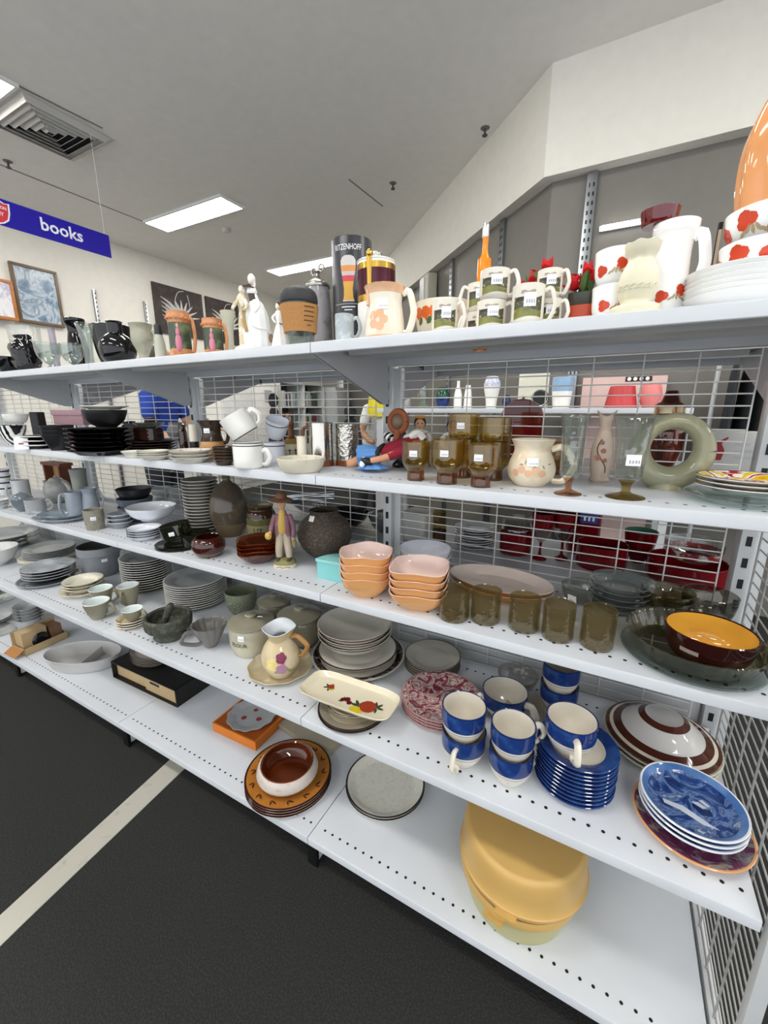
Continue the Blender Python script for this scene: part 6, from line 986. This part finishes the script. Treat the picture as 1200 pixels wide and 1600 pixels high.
far('white vase with blue painted shoulder on the rear table', 'painted_vase', 'vase', -.13, [(.6, 0), (.7, .3), (1, .75), (.7, .95), (.75, 1)], .055, .2, [WGL, swirl(['#e6e6ee', '#5a64a8', '#e6e6ee'], 60, 2, .2, 'noise', [.45, .52, .58])], bands=[(.7, .95, 1)])
far('navy blue small pot on the rear table', 'navy_pot', 'pot', -.03, ZV, .03, .08, glaze('#1c2048', .15)); far('blue and white planter on the rear table', 'planter', 'pot', .3, [(.8, 0), (1, .6), (1, 1)], .06, .18, [WGL, glaze('#8fb0d0', .3)], bands=[(.55, 1, 1)])
far('pale glass vase on the rear table', 'glass_vase', 'vase', -.62, ZV, .04, .16, CLEAR); far('red lamp shade on the rear table', 'red_lamp', 'lamp', .62, [(1, 0), (.75, 1)], .085, .12, glaze('#c43a3c', .4)); far('pink round shade on the rear table', 'pink_lamp', 'lamp', .76, [(.5, 0), (1, .5), (.7, 1)], .06, .13, glaze('#e0807c', .4)); far('small grey bird vase on the rear table', 'bird_vase', 'vase', -.75, ZV, .035, .1, GRC)
t = thing('cream_board', 'cream board propped on the rear display table', 'board', (.1, 2.2, 1.27)); box('board_panel', glaze('#dcd9c8', .6), (-.09, -.006, 0), (.1, .006, .22), t); box('board_slot', BLACK, (-.06, -.008, .02), (-.045, -.006, .08), t); box('board_slot', BLACK, (.03, -.008, .02), (.045, -.006, .08), t)
t = thing('round_clock', 'small round black clock on the rear table', 'clock', (.175, 2.06, 1.33), 0); solid('clock_case', [BLACK], t, [(0, 0), (.05, 0), (.052, .02), (0, .022)], loc=(0, .01, 0), rot=(PI/2, 0, 0)); link('clock_ring', tube('clock_ring', [(.045*math.cos(2*PI*k/16), -.014, .045*math.sin(2*PI*k/16)) for k in range(17)], .003, 6), MET(), t); box('clock_stand', BLACK, (-.02, -.01, -.06), (.02, .012, -.045), t)
PNK = glaze('#d8b9b2', .6, noise=.05); t = thing('pink_cabinet', 'pink cabinet with a black strip of four white discs', 'cabinet', (.72, 2.3, 0)); box('cabinet_body', PNK, (-.33, 0, 0), (.13, .14, 1.46), t, .004); box('sign_strip', BLACK, (-.09, -.004, 1.43), (.05, 0, 1.458), t)
for k in range(4): solid('white_disc', [TAGM], t, [(0, 0), (.011, 0), (.011, .003), (0, .003)], 14, (-.07+k*.032, -.004, 1.444), (PI/2, 0, 0))
DC = glaze('#2c3236', .9, noise=.2); t = thing('clothes_rack', 'dark clothes hanging on a rack behind the right end', 'clothes rack', (1.35, 2.2, 0))
for x in (-.28, .28): link('rack_post', tube('rack_post', [(x, 0, .0), (x, 0, 1.55)], .012, 8, n=1), GREYW, t)
link('rack_rail', tube('rack_rail', [(-.28, 0, 1.55), (.28, 0, 1.55)], .012, 8, n=1), GREYW, t)
for k in range(8): link('hanging_garment', lathe('hanging_garment', smoothp([(.17, 0), (.16, .3), (.14, .6), (.12, .74), (.03, .8), (0, .81)], 2), 20, asp=.14, jit=.03, seed=k), [glaze(['#2c3236', '#1b1d22', '#3c4640', '#50484a'][k % 4], .9, noise=.15)], t, (-.21+k*.06, -.02, .72), (0, 0, PI/2+.1*((k % 3)-1)))
# ---------------------------------------------------------------- goods on the rear side of the gondola
def rear(label, name, cat, x, y, z, on, r, h, m, **kw): return pot(name, label, cat, (x, y, z, r, h), on, m, seg=28, sm=2, **kw)
RG = glaze('#6b0c14', .12, noise=.1); RGL = glass('#a03038', 1)
t = thing('red_board', 'red round topped board standing behind the amber glasses', 'board', (.36, .56, Z2), 0); link('board_panel', extrude('board_panel', [(-.062, 0), (.062, 0), (.062, .13)]+[(.062*math.cos(q), .13+.055*math.sin(q)) for q in (.4, .8, 1.2, 1.57, 1.95, 2.35, 2.75)]+[(-.062, .13)], -.009, .009), [RG], t, None, (PI/2, 0, 0)); link('board_edge', tube('board_edge', [(-.058, -.011, .06), (-.02, -.012, .1), (.058, -.011, .11)], .002, 6), RG, t)
rear('brown and amber glass lamp jar behind the ring jug', 'lamp_jar', 'jar', .735, .58, Z2, [(.6, 0), (1, .3), (.9, .55), (.75, .62), (.75, .82), (.5, .86), (.3, 1)], .047, .2, [glass('#5a1a0c', .6), glass('#b8861c', .5)], bands=[(.6, .84, 1)])
t = thing('printed_box', 'white box printed with a red dancing figure', 'box', (.87, .56, Z2), .05); box('box_body', glaze('#b9b7b4', .5, noise=.02), (-.065, -.03, 0), (.065, .03, .1), t, .001)
V = [(0, 0), (.012, .0), (.016, .02), (.008, .034), (.02, .045), (.018, .048), (.004, .04), (-.004, .04), (-.012, .045), (-.006, .034), (-.012, .02), (-.01, 0)]
me = mesh('figure_print', [(a_, -.0306, .03+b_*1.2) for a_, b_ in V], [tuple(range(len(V)))], smooth=False); link('figure_print', me, [glaze('#8f1a1e', .5)], t, (-.03, 0, 0))
for k in range(3): box('print_line', INK, (.005, -.0308, .035+k*.016), (.05-.008*k, -.0301, .041+k*.016), t)
for k, lab in enumerate(('pale pink box, lower one behind the cream jug handle', 'pale pink box, upper one behind the cream jug handle')): t = thing('pink_box', lab, 'box', (.495, .56, Z2+k*.036)); box('box_body', glaze('#a98a80', .6, noise=.04), (-.045, -.03, 0), (.045, .03, .034), t, .001); box('box_band', glaze('#c9a89c', .6), (-.046, -.031, .014), (.046, .031, .02), t)
t = thing('grey_bust', 'dark grey carved bust behind the stoneware bottle', 'statue', (-.68, .6, Z2)); SG = glaze('#4c4d4c', .6, noise=.1)
solid('bust_base', [SG], t, [(0, 0), (.03, 0), (.03, .03), (.02, .034), (.018, .06), (0, .06)]); solid('bust_body', [SG], t, smoothp([(.018, .055), (.028, .07), (.02, .1), (.014, .12), (.02, .14), (.012, .16), (0, .16)], 2)); ball('bust_head', SG, t, (0, 0, .19), (.02, .022, .032)); ball('bust_nose', SG, t, (.016, -.016, .188), (.006, .006, .008))
t = thing('stacked_stone', 'grey stacked ball ornament behind the steel tankards', 'statue', (-.29, .6, Z2)); solid('ornament_base', [SG], t, smoothp([(0, 0), (.04, 0), (.04, .06), (.03, .1), (.012, .12), (0, .12)], 2)); ball('ornament_ball', SG, t, (0, 0, .145), (.025, .025, .025))
RP = [glaze('#c9cdcb', .15), glaze('#c9cdcb', .15, speck='#8a6a50', sc=30, amt=.62)]
ME = lathe('rear_plate', plate_prof(.07, .014, .003, rim=1, inner=1), 36); stack('rear_plate', ME, RP, 8, .235, .56, Z3, .0085, 'plate seen through the mesh', 'behind the peach platters', 'plate')
rear('white square planter seen through the mesh behind the white bowls', 'white_planter', 'pot', .02, .56, Z3, [(.85, 0), (1, .6), (1, 1)], .05, .1, WGL, sq=6); rear('amber glass lantern seen through the mesh', 'glass_lantern', 'lantern', .12, .52, Z3, [(.9, 0), (.9, .4), (.95, .42), (.95, 1)], .026, .12, [glass('#c9b070', 1), glaze('#4a2a18', .3)], bands=[(0, .45, 1)])
rear('red heart printed glass jug seen through the mesh', 'red_jug', 'jug', .37, .56, Z3, [(.9, 0), (1, .1), (1, .7), (.9, .8), (.95, 1)], .05, .12, [glass('#e6e2e0', .6), RG], bands=[(.05, .66, 1)])
for k, (x, lab) in enumerate(((.45, 'red stemmed goblet seen through the mesh, left one'), (.51, 'red stemmed goblet seen through the mesh, right one'))): rear(lab, 'red_goblet', 'glass', x, .54+.03*k, Z3, STEM, .034, .15, [glass('#d9c4c4', .7), RG], bands=[(0, .36, 1), (.7, 1.0, 1)], t=.002)
rear('dark red saucepan seen through the mesh', 'red_saucepan', 'saucepan', .62, .57, Z3, [(.92, 0), (1, .08), (1, 1)], .07, .07, RG); rear('dark red large casserole behind the smoke bowls', 'red_casserole', 'casserole', .83, .57, Z3, [(.85, 0), (1, .1), (1, 1)], .095, .055, RG)
rear('glass bowl with red flowers on the red casserole', 'flower_glass_bowl', 'bowl', .84, .57, Z3+.057, [(.6, 0), (.9, .3), (1, 1)], .07, .055, [glass('#cfd4d0', .8), glaze('#8e2a2c', .3, speck='#c9cdc8', sc=40, amt=.5)], bands=[(.25, .6, 1)]); rear('green lined dark bowl beside the red casserole', 'green_bowl', 'bowl', .72, .66, Z3, BOWL, .045, .1, [RG, glaze('#3f6a5c', .2)], inner=1)
rear('tall dark red canister seen through the mesh', 'red_canister', 'canister', .56, .68, Z3, MUG, .05, .19, RG); rear('pale wooden block vase behind the casserole', 'wood_vase', 'vase', .72, .69, Z3+.0, MUG, .0, .0, RG) if 0 else None
t = thing('gift_tag', 'blue gift tag tied on a red canister', 'tag', (.575, .612, Z3+.115)); box('tag_card', glaze('#1c2f8e', .4), (-.025, -.002, 0), (.025, .002, .03), t); 
for k in range(3): box('tag_bar', TAGM, (-.015+k*.012, -.0026, .008), (-.009+k*.012, -.002, .022), t)
CH = MET('#b9bcc0', .15)
t = thing('cutlery_bundle', 'bundle of silver cutlery lying behind the boy figurine', 'cutlery', (-.5, .6, Z3))
for k in range(14):
    a_ = -.5+k*.09; link('cutlery_piece', tube('cutlery_piece', [(-.1*math.cos(a_), -.1*math.sin(a_), .012+.007*k), (0, 0, .02+.007*k), (.1*math.cos(a_), .1*math.sin(a_), .012+.008*k)], [.006, .003, .005], 6, flat=.5), CH, t)
box('cutlery_tray', GREYW, (-.12, -.08, 0), (.12, .08, .008), t)
rear('crumpled chrome bowl seen behind the coiled vase', 'chrome_bowl', 'bowl', -.12, .58, Z3, BOWL, .07, .07, CH, jit=.08); rear('dark glass dish behind the slotted post', 'dark_dish', 'dish', -.3, .58, Z3, BOWL, .09, .06, glaze('#1c1d20', .1))
for k in range(5): rear(['stacked', 'wide', 'small', 'tall', 'low'][k]+' pale dish on the rear side, seen left of the tall plates', 'rear_dish', 'dish', -1.5+k*.17, .58, Z3, BOWL, .06+.008*(k % 3), .05+.02*(k % 2), [LG, GPL, BLG][k % 3])
for k in range(4): rear(['black', 'brown', 'grey', 'white'][k]+' jar on the rear side behind the black plates', 'rear_jar', 'jar', -1.75+k*.2, .6, Z2, ZV, .045, .09+.02*(k % 2), [BLQ, DKB, GRC, WGL][k])
# ---------------------------------------------------------------- bookcases along the left wall
t = thing('white_cabinet', 'tall plain white cabinet against the left wall', 'cabinet', (-4.85, 4.32, 0)); box('cabinet_body', WGL, (-.22, -.62, 0), (.22, .62, 1.66), t, .004); box('door', glaze('#eceae6', .3), (.22, -.6, .1), (.236, -.01, 1.6), t, .002); box('door', glaze('#eceae6', .3), (.22, .01, .1), (.236, .6, 1.6), t, .002); box('notice', glaze('#b9b9b9', .6), (.2365, .28, 1.38), (.238, .45, 1.58), t)
t = thing('bookcase', 'white bookcase full of books beyond the mesh', 'bookcase', (-4.85, 5.65, 0)); WB = glaze('#d9d9d6', .4, noise=.02)
for y in (-.66, 0, .62): box('side_panel', WB, (-.2, y, 0), (.22, y+.03, 1.75), t)
for z in (.1, .5, .9, 1.3, 1.72): box('shelf_board', WB, (-.2, -.66, z), (.22, .65, z+.025), t)
box('back_board', glaze('#55575a', .6), (-.21, -.66, 0), (-.2, .65, 1.75), t)
R = random.Random(5); BC = ['#7d2a2c', '#c9c6be', '#3c5a4a', '#8fa3ad', '#d8cfc0', '#4a5a7a', '#b58a4a', '#e2e0dc', '#6d3a4a', '#9fb8c2']; nb = 0
BN = ['first', 'second', 'third', 'fourth', 'fifth', 'sixth', 'seventh', 'eighth', 'ninth', 'tenth', 'eleventh', 'twelfth']
CN = ['dark red', 'pale grey', 'dark green', 'grey blue', 'cream', 'navy', 'ochre', 'white', 'plum', 'light blue']
for z, zn in ((.925, 'middle'), (1.325, 'upper')):
    for y0, sn in ((-.62, 'left'), (.04, 'right')):
        yy = y0
        for k in range(9):
            w = .03+R.random()*.022; hh = .2+R.random()*.08; ci = R.randrange(10); d_ = .15+R.random()*.03
            b = thing('book', '%s book, %s from left, %s shelf, %s bookcase side' % (CN[ci], BN[k], zn, sn), 'book', (-4.85, 5.65+yy+w/2, z+.001), 0, 'books in the bookcase'); box('cover', glaze(BC[ci], .5, noise=.04), (.2-d_, -w/2, 0), (.2, w/2, hh), b, .001); box('pages', glaze('#e6e0d0', .8), (.205-d_, -w/2+.003, hh), (.195, w/2-.003, hh+.001), b)
            yy += w+.0015
t = thing('grey_cabinet', 'plain pale grey cabinet beyond the bookcase', 'cabinet', (-4.6, 6.55, 0)); box('cabinet_body', glaze('#c2c4c4', .4), (-.15, -.2, 0), (.2, .3, 1.7), t, .004); box('door', glaze('#cbcdcd', .4), (.2, -.18, .1), (.215, .28, 1.65), t, .002)
# ---------------------------------------------------------------- people shopping on the other side
def skin_body(name, pts, edges, m, parent, sub=2):
    me = bpy.data.meshes.new(name); me.from_pydata([p[:3] for p in pts], edges, []); o = link(name, me, m, parent)
    md = o.modifiers.new('skin', 'SKIN'); md.use_smooth_shade = True
    for v, p in zip(me.skin_vertices[0].data, pts): v.radius = (p[3], p[3]*(p[4] if len(p) > 4 else 1)); v.use_root = False
    me.skin_vertices[0].data[0].use_root = True; ss = o.modifiers.new('subdivision', 'SUBSURF'); ss.levels = sub; ss.render_levels = sub; return o
def person(label, loc, rz, shirt, trousers, hair, skin, lean=0.0, arms=None, H=1.0):
    t = thing('person', label, 'person', loc, rz); t.scale = (H, H, H); L = lean
    S = glaze(skin, .5, noise=.03); fy = lambda z: -L*max(0, z-.95)*1.2
    P = [(0, 0, .95, .13, .8), (0, fy(1.15), 1.15, .125, .75), (0, fy(1.35), 1.36, .14, .7), (0, fy(1.47), 1.47, .06), (0, fy(1.53)-.02*L, 1.54, .05)]
    body = [(0, 0, .93, .09, .8), (0, fy(1.15), 1.15, .08, .75), (0, fy(1.35), 1.36, .085, .7), (0, fy(1.47), 1.47, .052), (0, fy(1.56)-.03*L, 1.56, .048)]; E = [(0, 1), (1, 2), (2, 3), (3, 4)]
    for s in (-1, 1):
        A = (arms or {}).get(s, [(s*.22, fy(1.2)-.05, 1.15), (s*.2, fy(1.1)-.25, 1.05), (s*.18, fy(1.1)-.32, 1.05)]); b = len(body)
        body += [(s*.17, fy(1.4), 1.4, .055), A[0]+(.042,), A[1]+(.033,), A[2]+(.03,)]; E += [(2, b), (b, b+1), (b+1, b+2), (b+2, b+3)]
        b = len(body); body += [(s*.1, 0, .86, .085), (s*.11, -.02, .48, .058), (s*.11, .02, .1, .04), (s*.11, -.12, .05, .038)]; E += [(0, b), (b, b+1), (b+1, b+2), (b+2, b+3)]
        hx_, hy_, hz_ = A[2]; d = (Vector(A[2])-Vector(A[1])).normalized(); side = Vector((0, 0, 1)).cross(d).normalized()
        for k in range(4):
            q = Vector(A[2])+side*(k-1.5)*.018+d*.03; b = len(body)
            link('finger', tube('finger', [q, q+d*.04+Vector((0, 0, -.008)), q+d*(.065-.006*abs(k-1.5))+Vector((0, 0, -.026))], [.0095, .0085, .007], 8), S, t)
        q = Vector(A[2])+side*s*-.03; link('thumb', tube('thumb', [q, q+d*.025+side*s*-.014, q+d*.05+side*s*-.012], [.011, .0095, .008], 8), S, t)
    skin_body('body', body, E, S, t)
    sh = list(P); E2 = [(0, 1), (1, 2), (2, 3)]; sh = sh[:4]
    for s in (-1, 1):
        A = (arms or {}).get(s, [(s*.22, fy(1.2)-.05, 1.15), (0, 0, 0), (0, 0, 0)]); b = len(sh); up = Vector((s*.17, fy(1.4), 1.4)).lerp(Vector(A[0]), .75); sh += [(s*.175, fy(1.4), 1.4, .072), tuple(up)+(.06,)]; E2 += [(2, b), (b, b+1)]
    skin_body('shirt', sh, E2, glaze(shirt, .85, noise=.12), t)
    tr = [(0, 0, .97, .135, .85)]; E3 = []
    for s in (-1, 1): b = len(tr); tr += [(s*.1, 0, .84, .1), (s*.11, -.02, .48, .075), (s*.11, .02, .11, .062)]; E3 += [(0, b), (b, b+1), (b+1, b+2)]
    skin_body('trousers', tr, E3, glaze(trousers, .9, noise=.1), t)
    hy = fy(1.62)-.05*L; hz = 1.66-.03*L
    ball('head', S, t, (0, hy-.01, hz), (.076, .095, .118)); ball('nose', S, t, (0, hy-.108, hz-.01), (.014, .02, .022)); ball('mouth', glaze('#9a5a50', .6), t, (0, hy-.097, hz-.055), (.022, .006, .006)); ball('hair', glaze(hair, .6, noise=.2), t, (0, hy+.022, hz+.03), (.086, .1, .11))
    for s in (-1, 1): ball('ear', S, t, (s*.078, hy, hz-.005), (.012, .02, .03)); ball('eye', glaze('#241a16', .2), t, (s*.03, hy-.097, hz+.012), (.011, .007, .008)); ball('shoe', BLACK, t, (s*.11, -.06, .045), (.05, .13, .045))
    return t
person('person in a blue shirt reaching forward behind the mesh', (-2.62, 1.35, 0), 1.95, '#1c3fa0', '#23252c', '#3a2a20', '#c79878', .1, {1: [(.25, -.12, 1.16), (.22, -.34, 1.12), (.2, -.42, 1.13)]}, .97)
person('person with dark hair in a white shirt, leaning forward behind the mesh', (-1.78, 3.25, 0), 1.1, '#e4e4e2', '#2a2a30', '#14100e', '#b98a6c', .45, None, .9)
t = thing('yellow_bag', 'bright yellow bag on a stand near the person in white', 'bag', (-1.27, 2.6, 0)); solid('bag_body', [glaze('#e3d21c', .5, noise=.04)], t, smoothp([(0, 1.2), (.12, 1.2), (.13, 1.3), (.1, 1.45), (.04, 1.5), (0, 1.5)], 2), asp=.5); box('bag_stand', GREYW, (-.03, -.03, 0), (.03, .03, 1.2), t)
